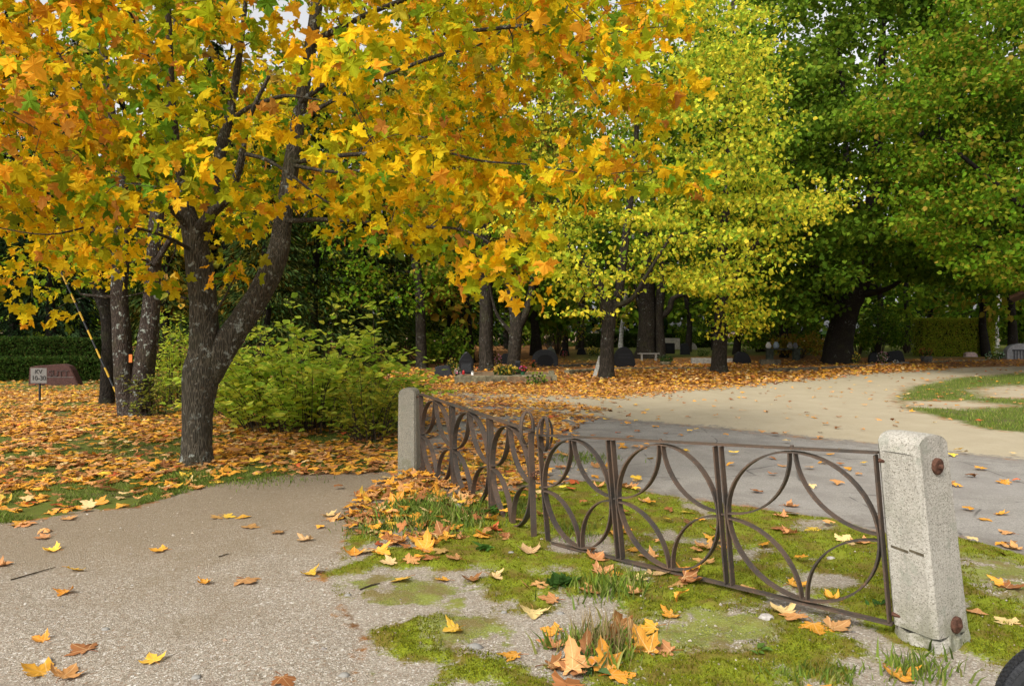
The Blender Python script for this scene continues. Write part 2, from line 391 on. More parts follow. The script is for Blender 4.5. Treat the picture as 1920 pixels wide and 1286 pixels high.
def ground_mat():
    t = NT('cemetery_ground'); P = t.pos()
    A = t.n('SeparateColor'); t.set(A.inputs[0], t.attr('mA')); B = t.n('SeparateColor'); t.set(B.inputs[0], t.attr('mB'))
    n_b = t.noise(P, 1.7, 6.0, .65); n_m = t.noise(P, 7.0, 6.0, .7); n_f = t.noise(P, 40.0, 4.0, .7)
    mott = t.math('SUBTRACT', t.math('ADD', t.math('MULTIPLY', n_b, .5), t.math('MULTIPLY', n_m, .6)), .53)
    def mask(ch, amt, lo=.42, hi=.58): return t.step(t.math('ADD', ch, t.math('MULTIPLY', mott, amt)), lo, hi)
    g = mask(A.outputs[0], 1.6); a = mask(A.outputs[1], 1.7, .38, .62); s = mask(A.outputs[2], 1.2, .35, .65)
    lw = mask(B.outputs[0], 1.5); ms = mask(B.outputs[1], 1.0)
    # pebbles
    def peb(scale, lo=(.15, .122, .09), hi=(.42, .375, .31)):
        cc = t.n('SeparateColor'); t.set(cc.inputs[0], t.voro(P, scale, 'F1', 1)); d = t.voro(P, scale)
        c = t.mix(cc.outputs[0], lo, hi); c = t.mix(t.step(cc.outputs[1], .90, .93), c, (.58, .55, .50))
        c = t.mix(t.step(cc.outputs[2], .86, .9), c, (.24, .17, .12))
        return c, d
    c1, d1 = peb(135.0); c2, d2 = peb(72.0)
    pebble = t.mix(t.step(n_m, .46, .6), c1, c2)
    fines = t.mix(n_f, (.15, .112, .068), (.245, .19, .122))
    zz = t.n('SeparateXYZ'); t.set(zz.inputs[0], P)
    wornf = t.step(t.math('ADD', t.math('ADD', zz.outputs[1], t.math('MULTIPLY', zz.outputs[0], -.25)), t.math('MULTIPLY', t.math('SUBTRACT', t.noise(P, .9, 5.0, .6), .5), 6.0)), 4.2, 6.6)
    gravel = t.mix(t.fmix(wornf, .88, .30), fines, pebble)
    gravel = t.mix(t.math('MULTIPLY', t.step(t.noise(P, 1.1, 4.0, .6), .6, .72), .35), gravel, (.14, .085, .065))
    pale = t.mix(.75, fines, t.mix(.22, pebble, (.44, .42, .38)))
    # soil and leaf mould
    cl = t.n('SeparateColor'); t.set(cl.inputs[0], t.voro(P, 9.0, 'F1', 1))
    mould = t.mix(cl.outputs[0], (.10, .045, .015), (.36, .16, .045)); mould = t.mix(t.step(n_b, .5, .66), mould, (.055, .04, .022))
    lawn = t.mix(n_m, (.05, .075, .012), (.15, .17, .025)); lawn = t.mix(t.step(n_f, .5, .75), lawn, (.10, .085, .035))
    lawn = t.mix(t.math('MULTIPLY', t.step(n_b, .52, .62), .6), lawn, (.10, .075, .045))
    sand = t.mix(n_b, (.29, .24, .155), (.43, .37, .265)); sand = t.mix(t.math('MULTIPLY', t.step(n_f, .55, .7), .45), sand, (.20, .16, .11))
    sand = t.mix(t.math('MULTIPLY', t.step(n_m, .58, .7), .25), sand, (.19, .14, .085))
    # asphalt
    fa = t.n('SeparateColor'); t.set(fa.inputs[0], t.voro(P, 120.0, 'F1', 1))
    asph = t.mix(fa.outputs[0], (.19, .176, .155), (.32, .298, .268)); asph = t.mix(t.math('MULTIPLY', t.step(n_b, .42, .62), .5), asph, (.165, .148, .132))
    asph = t.mix(t.math('MULTIPLY', t.step(t.noise(P, .6, 5.0, .6), .5, .65), .4), asph, (.27, .25, .23))
    wn = t.n('VectorMath', _operation='MULTIPLY_ADD'); t.set(wn.inputs[0], t.n('TexNoise', Scale=1.3, Detail=5.0).outputs['Color']); wn.inputs[1].default_value = (.9, .9, 0); t.set(wn.inputs[2], P)
    ck = t.math('MULTIPLY', t.step(t.voro(wn, .55, 'DISTANCE_TO_EDGE'), .008, .002), t.step(n_b, .44, .56))
    asph = t.mix(t.math('MULTIPLY', ck, .6), asph, (.035, .032, .03))
    # edge of the asphalt breaks into grit
    edge = t.math('MULTIPLY', t.step(A.outputs[1], .99, .62), .55); asph = t.mix(t.math('MULTIPLY', edge, t.step(n_m, .4, .6)), asph, (.12, .10, .08))
    # moss
    mf = t.noise(P, 90.0, 3.0, .7); mp = t.noise(P, 2.3, 6.0, .68)
    moss = t.mix(t.step(mf, .3, .7), (.06, .08, .005), (.235, .265, .015)); moss = t.mix(t.step(t.noise(P, 5.0, 4.0), .42, .62), moss, (.15, .115, .022))
    moss = t.mix(t.math('MULTIPLY', t.step(t.noise(P, 3.1, 3.0), .5, .64), .6), moss, (.22, .27, .02))
    mpatch = t.math('MULTIPLY', t.step(t.math('ADD', t.math('ADD', B.outputs[2], t.math('MULTIPLY', t.math('SUBTRACT', n_f, .5), .30)), t.math('MULTIPLY', t.math('SUBTRACT', n_m, .5), .15)), .42, .50), t.math('SUBTRACT', 1.0, t.math('MULTIPLY', g, .93)))
    c = mould
    c = t.mix(lw, c, lawn); c = t.mix(s, c, sand); c = t.mix(a, c, asph)
    strip = t.mix(mpatch, t.mix(.5, pale, gravel), moss)
    c = t.mix(ms, c, strip)
    gm = t.mix(t.math('MULTIPLY', t.step(t.math('ADD', mp, t.math('MULTIPLY', t.math('SUBTRACT', B.outputs[1], .5), .5)), .66, .72), .8), gravel, moss)
    c = t.mix(g, c, gm)
    hp = t.math('SUBTRACT', 1.0, t.math('MINIMUM', t.math('MULTIPLY', t.math('MULTIPLY', d1, 95.0), .012), 1.0))
    h = t.math('ADD', t.math('MULTIPLY', t.voro(P, 130.0), -.6), t.math('MULTIPLY', mf, .9))
    h = t.math('ADD', h, t.math('MULTIPLY', n_f, .5))
    soft = t.fmix(t.math('MAXIMUM', a, s), 1.0, .25)
    return t.finish(c, .95, t.bump(t.math('MULTIPLY', h, soft), .7, .009), .15)
M_GROUND = ground_mat()

ys = [0.9]
while ys[-1] < 120: ys.append(ys[-1] * 1.0125 + .002)
ys = np.array(ys); us = np.linspace(-1.25, 1.25, 430)
Yg, Ug = np.meshgrid(ys, us, indexing='ij'); Xg = Ug * (Yg + 1.5)
Zg = height(Xg, Yg)
mk = masks(Xg, Yg)
GR = mk[0]
nr, nc = Yg.shape
idx = np.arange(nr * nc).reshape(nr, nc)
quads = np.stack([idx[:-1, :-1], idx[:-1, 1:], idx[1:, 1:], idx[1:, :-1]], -1).reshape(-1, 4)
cen = lambda m: m[:-1, :-1].ravel()
zone = np.zeros(len(quads), int)
zone[cen(mk[2]) > .5] = 3; zone[cen(mk[1]) > .5] = 2; zone[(cen(mk[0]) > .5)] = 1
Vall = np.stack([Xg, Yg, Zg], -1).reshape(-1, 3)
mA = np.stack([mk[0], mk[1], mk[2], np.ones_like(Xg)], -1).reshape(-1, 4); mB = np.stack([mk[3], mk[4], pfield(Xg, Yg), np.ones_like(Xg)], -1).reshape(-1, 4)
for z, nm in enumerate(('ground', 'gravel_path', 'asphalt_road', 'sandy_path')):
    q = quads[zone == z]; used, inv = np.unique(q.ravel(), return_inverse=True)
    mb = MB().add(Vall[used], inv.reshape(-1, 4))
    o = mb.build(nm, M_GROUND, smooth=True); tag(o, kind='structure')
    for an, arr in (('mA', mA), ('mB', mB)):
        at_ = o.data.color_attributes.new(an, 'FLOAT_COLOR', 'POINT'); at_.data.foreach_set('color', arr[used].astype(np.float32).ravel())
tag(MB().add([(-1500, -900, -.25), (1500, -900, -.25), (1500, 2000, -.25), (-1500, 2000, -.25)], [(0, 1, 2, 3)]).build('earth', M_SOIL), kind='structure')

# small stones and moss fuzz: nobody counts these
def colmat(name, rough=.9, spec=.15):
    t = NT(name); o = t.attr('Col'); return t.finish(o, rough, None, spec)
M_COL = colmat('loose_grit'); M_MOSSF = leaf_mat('moss_fuzz', .3, .9, .05); M_GRASS = leaf_mat('grass_blades', .3, .6, .2)
def scatter(n, x0, x1, y0, y1):
    y = y0 * (y1 / y0) ** rng.uniform(0, 1, n); x = rng.uniform(x0, x1, n) * (y + 1.0); return x, y
x, y = scatter(60000, -.85, .85, 2.1, 9.0)
m = masks(x, y); patch = pfield(x, y)
keep = (rng.uniform(0, 1, len(x)) < np.where(m[0] > .5, .22, np.where(m[4] > .5, .12, 0)) * (.2 + 1.3 * (fbm(x * .9, y * .9, 3, 40) > .42)))
x, y = x[keep], y[keep]; n = len(x)
r = rng.lognormal(math.log(.0045), .45, n); r = np.minimum(r, .018)
octv = np.array([(1, 0, 0), (.3, .95, 0), (-.8, .6, 0), (-.8, -.6, 0), (.3, -.95, 0), (.1, .1, .8)])
octf = np.array([(0, 1, 5), (1, 2, 5), (2, 3, 5), (3, 4, 5), (4, 0, 5)])
V = octv[None] * r[:, None, None] * rng.uniform(.6, 1.3, (n, 6, 3)); an = rng.uniform(0, 6.28, n); ca, sa = np.cos(an)[:, None], np.sin(an)[:, None]
V = np.stack([V[..., 0] * ca - V[..., 1] * sa, V[..., 0] * sa + V[..., 1] * ca, V[..., 2]], -1) + np.stack([x, y, gz(x, y) - .001], -1)[:, None]
C = np.repeat(pal([(.34, .30, .25), (.24, .20, .15), (.48, .46, .42), (.25, .18, .13), (.18, .16, .145)], n, [4, 5, .9, 1.2, 2]), 6, axis=0)
tag(MB().add(V.reshape(-1, 3), (octf[None] + (np.arange(n) * 6)[:, None, None]).reshape(-1, 3), C).build('gravel', M_COL), kind='stuff')

def blades(name, x, y, h, w, col, lean=.5, mat=None):
    n = len(x); z = gz(x, y); a = rng.uniform(0, 6.28, n); b = rng.uniform(0, 6.28, n)
    dx, dy = np.cos(a) * w, np.sin(a) * w; lx, ly = np.cos(b) * h * lean * rng.uniform(.2, 1.2, n), np.sin(b) * h * lean * rng.uniform(.2, 1.2, n)
    base = np.stack([x, y, z - .004], -1)
    V = np.stack([base + np.stack([-dx, -dy, 0 * dx], -1), base + np.stack([dx, dy, 0 * dx], -1),
                  base + np.stack([dx * .6 + lx * .4, dy * .6 + ly * .4, h * .6], -1), base + np.stack([lx, ly, h], -1),
                  base + np.stack([-dx * .6 + lx * .4, -dy * .6 + ly * .4, h * .6], -1)], 1)
    Fc = np.arange(n)[:, None] * 5 + np.arange(5)[None]
    return tag(MB().add(V.reshape(-1, 3), Fc, np.repeat(col, 5, axis=0)).build(name, mat or M_GRASS), kind='stuff')
x, y = scatter(420000, -.3, .85, 2.2, 9.5)
m = masks(x, y); patch = pfield(x, y)
keep = (m[4] > .5) & (m[0] < .55) & (rng.uniform(0, 1, len(x)) < np.clip((patch - .43) * 9, 0, 1) * .75)
x, y = x[keep], y[keep]; n = len(x); hue = fbm(x * 3, y * 3, 3, 77)[:, None]
colm = pal([(.12, .135, .008), (.22, .24, .012), (.065, .085, .006), (.15, .105, .015)], n, [4, 3, 2.4, 1.8]) * (1 - hue * .0)
blades('moss', x, y, rng.uniform(.006, .020, n), rng.uniform(.0016, .004, n), colm, .6, M_MOSSF)
# grass
gx, gy, gh = [], [], []
x, y = scatter(300000, -.86, -.05, 5.6, 15)
m = masks(x, y); k = (m[5] > .5) & (m[0] < .5) & (fbm(x * 1.3, y * 1.3, 3, 50) > .28 + .03 * np.clip(y - 8, 0, 4)) & (rng.uniform(0, 1, len(x)) < .22 + .5 * np.exp(-np.abs(sdf(P_GRAVEL, x, y)) / .35))
gx.append(x[k]); gy.append(y[k]); gh.append(rng.uniform(.02, .045, k.sum()))
x, y = scatter(90000, .35, 1.15, 9.5, 32)
m = masks(x, y); k = (m[3] > .5) & (m[5] < .5) & (m[1] < .4) & (m[2] < .4) & (rng.uniform(0, 1, len(x)) < .7)
gx.append(x[k]); gy.append(y[k]); gh.append(rng.uniform(.03, .09, k.sum()))
def tuft(px, py, rx, ry, n, h):
    p = gnd(px, py); q = rng.normal(0, .45, (n, 2)); gx.append(p[0] + q[:, 0] * rx); gy.append(p[1] + q[:, 1] * ry); gh.append(h * rng.uniform(.4, 1.2, n))
tuft(790, 975, .45, .5, 1500, .10); tuft(860, 985, .35, .4, 700, .07); tuft(700, 1000, .25, .25, 300, .06); tuft(920, 880, .5, .6, 900, .07); tuft(1090, 860, .5, .5, 600, .06)
tuft(430, 900, .9, .35, 1500, .045); tuft(345, 900, .25, .25, 700, .09); tuft(1120, 1220, .22, .2, 420, .10); tuft(1150, 1110, .3, .3, 300, .09); tuft(960, 960, .25, .3, 350, .07)
tuft(1080, 1000, .3, .3, 260, .05); tuft(1720, 1260, .25, .15, 160, .09); tuft(1540, 1270, .3, .12, 160, .06)
x, y, h = np.concatenate(gx), np.concatenate(gy), np.concatenate(gh); n = len(x)
blades('grass', x, y, h, h * .06 + .0018, pal([(.10, .16, .02), (.17, .24, .03), (.28, .27, .08), (.07, .11, .015)], n, [4, 4, 2, 1.5]), .7)
p = gnd(1130, 1215); q = rng.normal(0, .45, (260, 2))
tag(blades('dry_grass', p[0] + q[:, 0] * .24, p[1] + q[:, 1] * .22, rng.uniform(.08, .22, 260), np.full(260, .0022), pal([(.34, .26, .12), (.24, .17, .07)], 260), .35), kind='stuff')

# ================================================================== FALLEN LEAVES
FALLCOL = {'tan': (.50, .25, .09), 'orange': (.63, .29, .035), 'yellow': (.68, .42, .05), 'pale yellow': (.64, .45, .20), 'rust brown': (.30, .12, .04), 'red orange': (.48, .11, .035)}
FN = list(FALLCOL); FC = np.array([FALLCOL[k] for k in FN]); FW = np.array([.30, .35, .09, .07, .17, .02])
P_BAND = W([(770, 735), (1000, 745), (1150, 746), (1280, 733), (1400, 724), (1500, 714), (1600, 703), (1750, 694), (1750, 684), (1600, 684), (1500, 690), (1340, 682), (1150, 690), (1040, 700), (860, 712), (760, 690), (640, 700)])
P_HEAP = W([(660, 1010), (640, 940), (730, 890), (790, 885), (860, 920), (960, 980), (900, 1040), (760, 1050)])
P_UNDER = W([(500, 905), (560, 840), (760, 830), (790, 890), (700, 905)])
P_DRIFT = W([(775, 738), (1050, 752), (1150, 770), (1080, 800), (1040, 900), (1000, 960), (800, 900), (790, 800)])
def dens(x, y):
    m = masks(x, y); d = np.zeros(len(x))
    mossw = np.clip(sdf(P_MOSS, x, y) * 3 + .5, 0, 1); asph = (m[1] > .5); snd = (m[2] > .5)
    band = np.clip(sdf(P_BAND, x, y) / 1.2 + .55, 0, 1); heap = np.clip(sdf(P_HEAP, x, y) / .3 + .5, 0, 1); und = np.clip(sdf(P_UNDER, x, y) / .4 + .5, 0, 1)
    lawn = m[5] > .5; dl = np.clip(sdf(P_LAWN, x, y) / 1.1 + .10, 0, 1)
    clus = fbm(x * 1.1, y * 1.1, 3, 60)
    d = np.where(lawn, 8 + 170 * dl * np.clip((clus - .29) * 5, .14, 1.2), d)
    d = np.where((mossw > .5) & ~lawn, 4.6, d)
    px, py = proj(np.stack([x, y, 0 * x], -1))
    left = np.clip((1250 - px) / 500, 0, 1)
    d = np.where(asph, 2.0 + 40 * left * np.clip((clus - .30) * 5, 0, 1.5), d)
    d = np.where(snd, 1.6 + 16 * left + 30 * np.clip(.5 + sdf(P_BAND, x, y) / 1.5, 0, 1), d)
    d = np.maximum(d, band * 120); d = np.maximum(d, heap * 150 * np.clip((clus - .22) * 5, .3, 1)); d = np.maximum(d, und * 120)
    d = np.where((m[0] > .6), .4 + 5 * np.clip(1 - np.abs(sdf(P_GRAVEL, x, y)) / .5, 0, 1) * (px < 760), d)
    isl = (sdf(P_ISLE, x, y) > 0); d = np.where(isl, 2.2, d); drift = np.clip(sdf(P_DRIFT, x, y) / .8 + .3, 0, 1); d = np.maximum(d, drift * 190 * np.clip((clus - .30) * 5, .15, 1)); d = np.where((mossw > .5) & (px > 1600), 2.6, d)
    d = np.where((px > 840) & (py < 700) & ~snd & (band < .3), 14, d)
    d = np.where((px < 640) & (py < 735), 30, d)
    return d
NM = 12; leafmesh = []
for k in range(NM):
    mb = MB(); cu = .02 + .022 * k
    hv0, hf0 = MAPLE_HI; v = hv0.copy(); x_, y_ = v[:, 0], v[:, 1] - .3; c_ = rng.normal(0, 1, 6) * cu
    v[:, 2] = c_[0] * x_ * x_ * 2.5 + c_[1] * y_ * y_ * 1.5 + c_[2] * x_ * y_ * 2 + (abs(c_[3]) + cu * .5) * (x_ * x_ + y_ * y_) ** 1.5 * 2.2 + cu * .35 * np.sin(7 * np.arctan2(y_, x_) + c_[4] * 40) * np.hypot(x_, y_)
    v[:, :2] *= 1 + rng.normal(0, .03, (len(v), 2)); mb.add(v, hf0, np.repeat(rng.uniform(.93, 1.05, (len(v), 1)), 3, axis=1))
    v = mb.v[0]; assert len(mb.v) == 1
    v[:, 2] -= np.percentile(v[:, 2], 20); v[:, 1] -= .4
    st = np.array([(0, -.4, .02), (.03, -.65, .05), (.10, -.9, .03)]) ; tube(mb, np.c_[st, np.full(3, .014)], 4, 0, (.6, .4, .3))
    leafmesh.append(mb.mesh('fallen_leaf', M_FALL1, smooth=True))
explicit = [(465, 1090, 0, .17), (152, 1220, 4, .15), (68, 1262, 1, .16), (35, 987, 1, .15), (142, 1068, 2, .13), (95, 1033, 2, .13), (120, 1112, 1, .11), (295, 1033, 1, .13), (78, 1010, 0, .12), (8, 1060, 0, .11),
    (990, 1035, 3, .17), (850, 1050, 0, .13), (885, 1088, 4, .13), (930, 1085, 3, .13), (1028, 1128, 0, .13), (1000, 1153, 3, .16), (1032, 1184, 1, .13), (1038, 1212, 0, .15), (1132, 1076, 0, .17), (1195, 1090, 3, .15), (1105, 1113, 0, .16),
    (1190, 1122, 0, .11), (1255, 1160, 1, .12), (1320, 1062, 0, .15), (1530, 1183, 1, .16), (1572, 1178, 0, .15), (1465, 1150, 3, .15), (1690, 1272, 1, .16), (1885, 1172, 3, .13), (1832, 1158, 0, .10), (1872, 1100, 1, .13), (1895, 1030, 0, .15), (1845, 975, 1, .11),
    (848, 1186, 2, .13), (930, 1000, 5, .15), (1523, 993, 2, .13), (1288, 966, 2, .13), (1462, 970, 0, .13), (1612, 1020, 0, .14), (1320, 1037, 0, .17), (1480, 1000, 0, .13), (1400, 1110, 0, .12), (1050, 1250, 4, .15), (1085, 1262, 0, .16), (1165, 1270, 1, .15), (1240, 1222, 0, .15),
    (815, 1022, 1, .15), (800, 1025, 4, .15), (850, 1000, 1, .15), (700, 965, 0, .15), (660, 970, 1, .15), (700, 1000, 2, .12), (620, 970, 3, .14), (430, 972, 2, .13), (405, 974, 0, .12), (455, 972, 1, .13), (570, 1015, 3, .14), (470, 990, 0, .14), (520, 1000, 0, .12), (665, 1040, 1, .14), (1215, 1050, 0, .16), (1120, 1050, 0, .16), (1270, 1100, 0, .17), (1235, 1080, 3, .15)]
L = []
for px, py, c, s in explicit:
    p = gnd(px, py); s *= .88; L.append((p[0], p[1], s, c, rng.uniform(.02, .14)))
for px, py, c, s, tl_ in ((1150, 1212, 4, .125, 1.0), (1186, 1205, 0, .135, 1.1), (1100, 1235, 4, .14, .9), (1160, 1180, 4, .12, 1.2), (1205, 1225, 1, .14, .8), (1075, 1255, 0, .15, .7), (1135, 1252, 1, .15, .8), (800, 1030, 1, .14, .8), (825, 1010, 4, .13, 1.0), (745, 960, 1, .14, .9)): L.append((*gnd(px, py)[:2], s, c, tl_))
NEXP = len(L)
NCAND = 170000
yy = np.sqrt(rng.uniform(2.2 ** 2, 22 ** 2, NCAND)); xx = rng.uniform(-.86, .86, NCAND) * (yy + .5)
area = .86 * 2 * ((22 ** 2 - 2.2 ** 2) / 2 + .5 * 19.8)
k = rng.uniform(0, 1, NCAND) < dens(xx, yy) * area / NCAND
ci = rng.choice(6, NCAND, p=FW)
for a, b, c in zip(xx[k], yy[k], ci[k]): L.append((a, b, rng.uniform(.07, .135), c, abs(rng.normal(0, .16))))
hv = W([(690, 930), (790, 890), (870, 930), (940, 990), (850, 1030), (700, 1015)])
L = np.array(L)
pxl, pyl = proj(np.stack([L[:, 0], L[:, 1], 0 * L[:, 0]], -1))
app = L[:, 2] / L[:, 1]; vis = (pxl > -20) & (pxl < 1940) & (pyl < 1300)
order = np.argsort(-np.where(vis, app, 0)); order = np.concatenate([np.arange(NEXP), [i for i in order if i >= NEXP]])
pick = order[:300]; restmask = np.ones(len(L), bool); restmask[pick] = False
LAND = [('the far pillar', 770, 890), ('the near pillar', 1750, 1225), ('the front maple', 370, 880), ('the gate centre', 1020, 1000), ('the nearest gate panel', 1520, 1150), ('the middle gate panel', 1260, 1090), ('the bare patch', 1330, 1190), ('the toothed weed', 1060, 1090),
        ('the dry grass', 1130, 1220), ('the corner wheel', 1890, 1260), ('the long twig', 60, 1075), ('the shrub', 620, 830), ('the white stone', 862, 967), ('the flat stone', 890, 1213), ('the bottom pebble', 645, 1268), ('the grass tuft', 790, 975), ('the lawn edge', 40, 975), ('the short twig', 690, 1103), ('the tiny twig', 420, 1040), ('the white pebble', 198, 1182)]
def place_of(px, py, x, y):
    m = masks(np.array([x]), np.array([y]))
    sub = 'gravel' if m[0][0] > .5 else 'asphalt' if m[1][0] > .5 else 'lawn' if m[5][0] > .5 else 'moss' if m[4][0] > .5 else 'sand'
    nm, lx, ly = min(LAND, key=lambda l: ((l[1] - px) / 1.0) ** 2 + ((l[2] - py) * 1.6) ** 2)
    dx, dy = px - lx, (py - ly) * 1.6
    far = 'just ' if math.hypot(dx, dy) < 75 else ''
    rel = ('left of' if dx < 0 else 'right of') if abs(dx) > abs(dy) else ('behind' if dy < 0 else 'in front of')
    return f'on {sub} {far}{rel} {nm}'
for i in pick:
    x, y, s, c, tl = L[i]; c = int(c)
    kk = int(rng.integers(NM)) if i >= NEXP else int(rng.integers(0, 8)) if tl < .5 else int(rng.integers(8, NM))
    o = bpy.data.objects.new('fallen_leaf', leafmesh[kk]); COL.objects.link(o)
    tl2 = min(tl, .35) if i >= len(explicit) and tl < .6 or tl < .5 else 0
    o.location = (x, y, float(gz(x, y)) + .008 + s * (tl2 * .25 if tl2 or tl < .5 else .28)); o.scale = (s, s * rng.uniform(.9, 1.1), s)
    o.rotation_euler = (rng.normal(0, tl2), rng.normal(0, tl2), rng.uniform(0, 6.28)) if tl2 or tl < .5 else (tl, rng.normal(0, .3), rng.uniform(-.7, .7))
    cc = FC[c] * rng.normal(1, .12) * rng.normal(1, .05, 3); o.color = (*np.clip(cc, .01, .9), 1)
    sz = 'small' if s < .115 else 'large' if s > .15 else 'medium'
    cu = 'flat' if kk < 4 else 'wavy' if kk < 8 else 'curled'
    tag(o, f'{sz} {cu} {FN[c]} leaf {place_of(pxl[i], pyl[i], x, y)}', 'leaf', 'fallen maple leaves on the ground')
# the rest: one litter
Lr = L[restmask]; n = len(Lr)
hp = np.clip(sdf(hv, Lr[:, 0], Lr[:, 1]) / .3 + .4, 0, 1)
tl = np.minimum(Lr[:, 4], .5) + hp * .35
z = gz(Lr[:, 0], Lr[:, 1]) + .012 + rng.uniform(0, .04, n) + hp * rng.uniform(0, .05, n)
nm = np.stack([rng.normal(0, 1, n) * tl, rng.normal(0, 1, n) * tl, np.ones(n)], -1)
a = rng.uniform(0, 6.28, n); d = np.stack([np.cos(a), np.sin(a), 0 * a], -1)
cc = np.clip(FC[Lr[:, 3].astype(int)] * rng.normal(1.0, .22, (n, 1)), .02, .9)
lit = MB()
near = Lr[:, 1] < 13
for sel, tp in ((Lr[:, 1] < 8.5, MAPLE_MID), (near & (Lr[:, 1] >= 8.5), MAPLE), (~near, MAPLE2)):
    leaves(lit, tp, np.stack([Lr[:, 0], Lr[:, 1], z], -1)[sel], d[sel], nm[sel], Lr[sel, 2], cc[sel], .16)
NC = 60000
yy = np.sqrt(rng.uniform(22 ** 2, 42 ** 2, NC)); xx = rng.uniform(-.85, .85, NC) * yy
k = rng.uniform(0, 1, NC) < dens(xx, yy) * .45 * (.85 * (42 ** 2 - 22 ** 2)) / NC
xx, yy = xx[k], yy[k]; n = len(xx); a = rng.uniform(0, 6.28, n)
leaves(lit, QUAD, np.stack([xx, yy, gz(xx, yy) + rng.uniform(.01, .05, n)], -1), np.stack([np.cos(a), np.sin(a), rng.normal(0, .2, n)], -1), np.stack([rng.normal(0, .35, n), rng.normal(0, .35, n), np.ones(n)], -1),
       rng.uniform(.13, .2, n), np.clip(FC[rng.choice(6, n, p=FW)] * rng.normal(.9, .15, (n, 1)), .01, .9))
tag(lit.build('leaf_litter', M_FALL), kind='stuff')
# ================================================================== GATE AND PILLARS
def strip(mb, pts, th, dep, perp, closed=False):
    """flat bar swept along pts (in a vertical plane whose normal is perp), th in the plane, dep across it"""
    p = np.asarray(pts, float); n = len(p)
    t = (np.roll(p, -1, 0) - np.roll(p, 1, 0)) if closed else np.gradient(p, axis=0)
    t = unit(t); nr_ = unit(np.cross(t, perp))
    V = np.stack([p + nr_ * th / 2 - perp * dep / 2, p + nr_ * th / 2 + perp * dep / 2, p - nr_ * th / 2 + perp * dep / 2, p - nr_ * th / 2 - perp * dep / 2], 1)
    m = n if closed else n - 1; fs = []
    for i in range(m):
        j = (i + 1) % n
        for k in range(4): fs.append((i * 4 + k, j * 4 + k, j * 4 + (k + 1) % 4, i * 4 + (k + 1) % 4))
    if not closed: fs += [(3, 2, 1, 0), tuple((n - 1) * 4 + k for k in range(4))]
    mb.add(V.reshape(-1, 3), fs); return mb

def gate_leaf(A, B, za, zb, stops, lean, label, flip, double):
    """A,B plan ends (hinge end first), za/zb = (bottom, top) heights there, stops = fractions of the upright bars"""
    A = np.array(A); B = np.array(B); ln = np.linalg.norm(B - A); d2 = (B - A) / ln
    perp = np.array([-d2[1], d2[0], 0.0])
    def P(s, t):
        q = A + d2 * s * ln; lo = za[0] + (zb[0] - za[0]) * s; hi = za[1] + (zb[1] - za[1]) * s
        z = lo + (hi - lo) * t
        return np.array([q[0] + lean * (1 - z), q[1], z])
    root = empty('iron_gate', (A[0], A[1], 0), label, 'gate', 'two leaves of the low iron gate')
    D = .050; T = .010
    def bar(s, t0, t1, w=T, name='upright_bar'):
        strip(MB(), [P(s, t) for t in np.linspace(t0, t1, 4)], w, D, perp).build(name, M_RUST, root)
    top = [P(s, 1.0) for s in np.linspace(0, 1, 9)]
    strip(MB(), top, .011, .064, perp).build('top_rail', M_RUST, root)
    strip(MB(), [P(s, 0.0) for s in np.linspace(0, 1, 9)], .011, .05, perp).build('bottom_rail', M_RUST, root)
    g = .021 / ln
    bar(.006, .012, .985); bar(.994, -.04, .985)
    for s in stops[1:-1]:
        bar(s - g, .012, .985); bar(s + g, .012, .985)
        mb = MB(); tube(mb, [(*(P(s - g * 1.6, .5)), .007), (*(P(s + g * 1.6, .5)), .007)], 8); mb.build('rivet', M_RUST, root)
    for i in range(3):
        s0 = stops[i] + (.010 if i == 0 else g + T / ln); s1 = stops[i + 1] - (.010 if i == 2 else g + T / ln)
        cs, hs = (s0 + s1) / 2, (s1 - s0) / 2 - .004 / ln; ct, ht = .5, .476
        an = np.linspace(0, 2 * math.pi, 49)[:-1]
        strip(MB(), [P(cs + hs * math.cos(a), ct + ht * math.sin(a)) for a in an], T, D, perp, True).build('ring', M_RUST, root)
        for sx, sy in ((1, 1), (-1, 1), (-1, -1), (1, -1)):
            an = np.linspace(0, math.pi / 2, 15); e = .962
            strip(MB(), [P(cs + sx * hs * (1 - e * math.cos(a)), ct + sy * ht * (1 - e * math.sin(a))) for a in an], T * .9, D * .92, perp).build('curved_bar', M_RUST, root)
        for tt in (1.006, ):
            mb = MB(); q = P(cs, tt); tube(mb, [(q[0], q[1], q[2] - .01, .012), (q[0], q[1], q[2] + .012, .010)], 8); mb.build('rivet', M_RUST, root)
    # crossed rings on the closing end
    c = P(.97, 1.0) + np.array([0, 0, .012]); an = np.linspace(0, 2 * math.pi, 33)[:-1]
    u = np.array([d2[0], d2[1], 0])
    for a_, r_ in ((.45 if flip else -.45, .135), (1.85 if flip else 1.2, .128)):
        v = u * math.cos(a_) + perp * math.sin(a_); pp = np.array([-v[1], v[0], 0])
        strip(MB(), [c + v * math.cos(a) * r_ * .5 + np.array([0, 0, math.sin(a) * r_]) for a in an], .008, .026, pp, True).build('finial_ring', M_RUST, root)
    # hinge arms into the pillar
    for t in (.955, .06):
        q = P(0, t); mb = MB(); e = q - u * .10; tube(mb, [(*e, .012), (*q, .012)], 8); mb.build('hinge', M_RUSTY, root)
    return root, P
def xp(px, Y): return ((px - CX) * Y / F, Y)
gR, PR = gate_leaf(xp(1647, 3.86), xp(1005, 5.66), (.085, 1.003), (.0, .84), [0, .378, .716, 1.0], .085, 'right leaf of the low rusty iron gate, hinged on the nearer pillar', False, True)
gL, PL = gate_leaf(xp(788, 8.18), xp(996, 5.74), (.03, .945), (-.01, .86), [0, .36, .70, 1.0], .03, 'left leaf of the low rusty iron gate, hinged on the farther pillar', True, False)

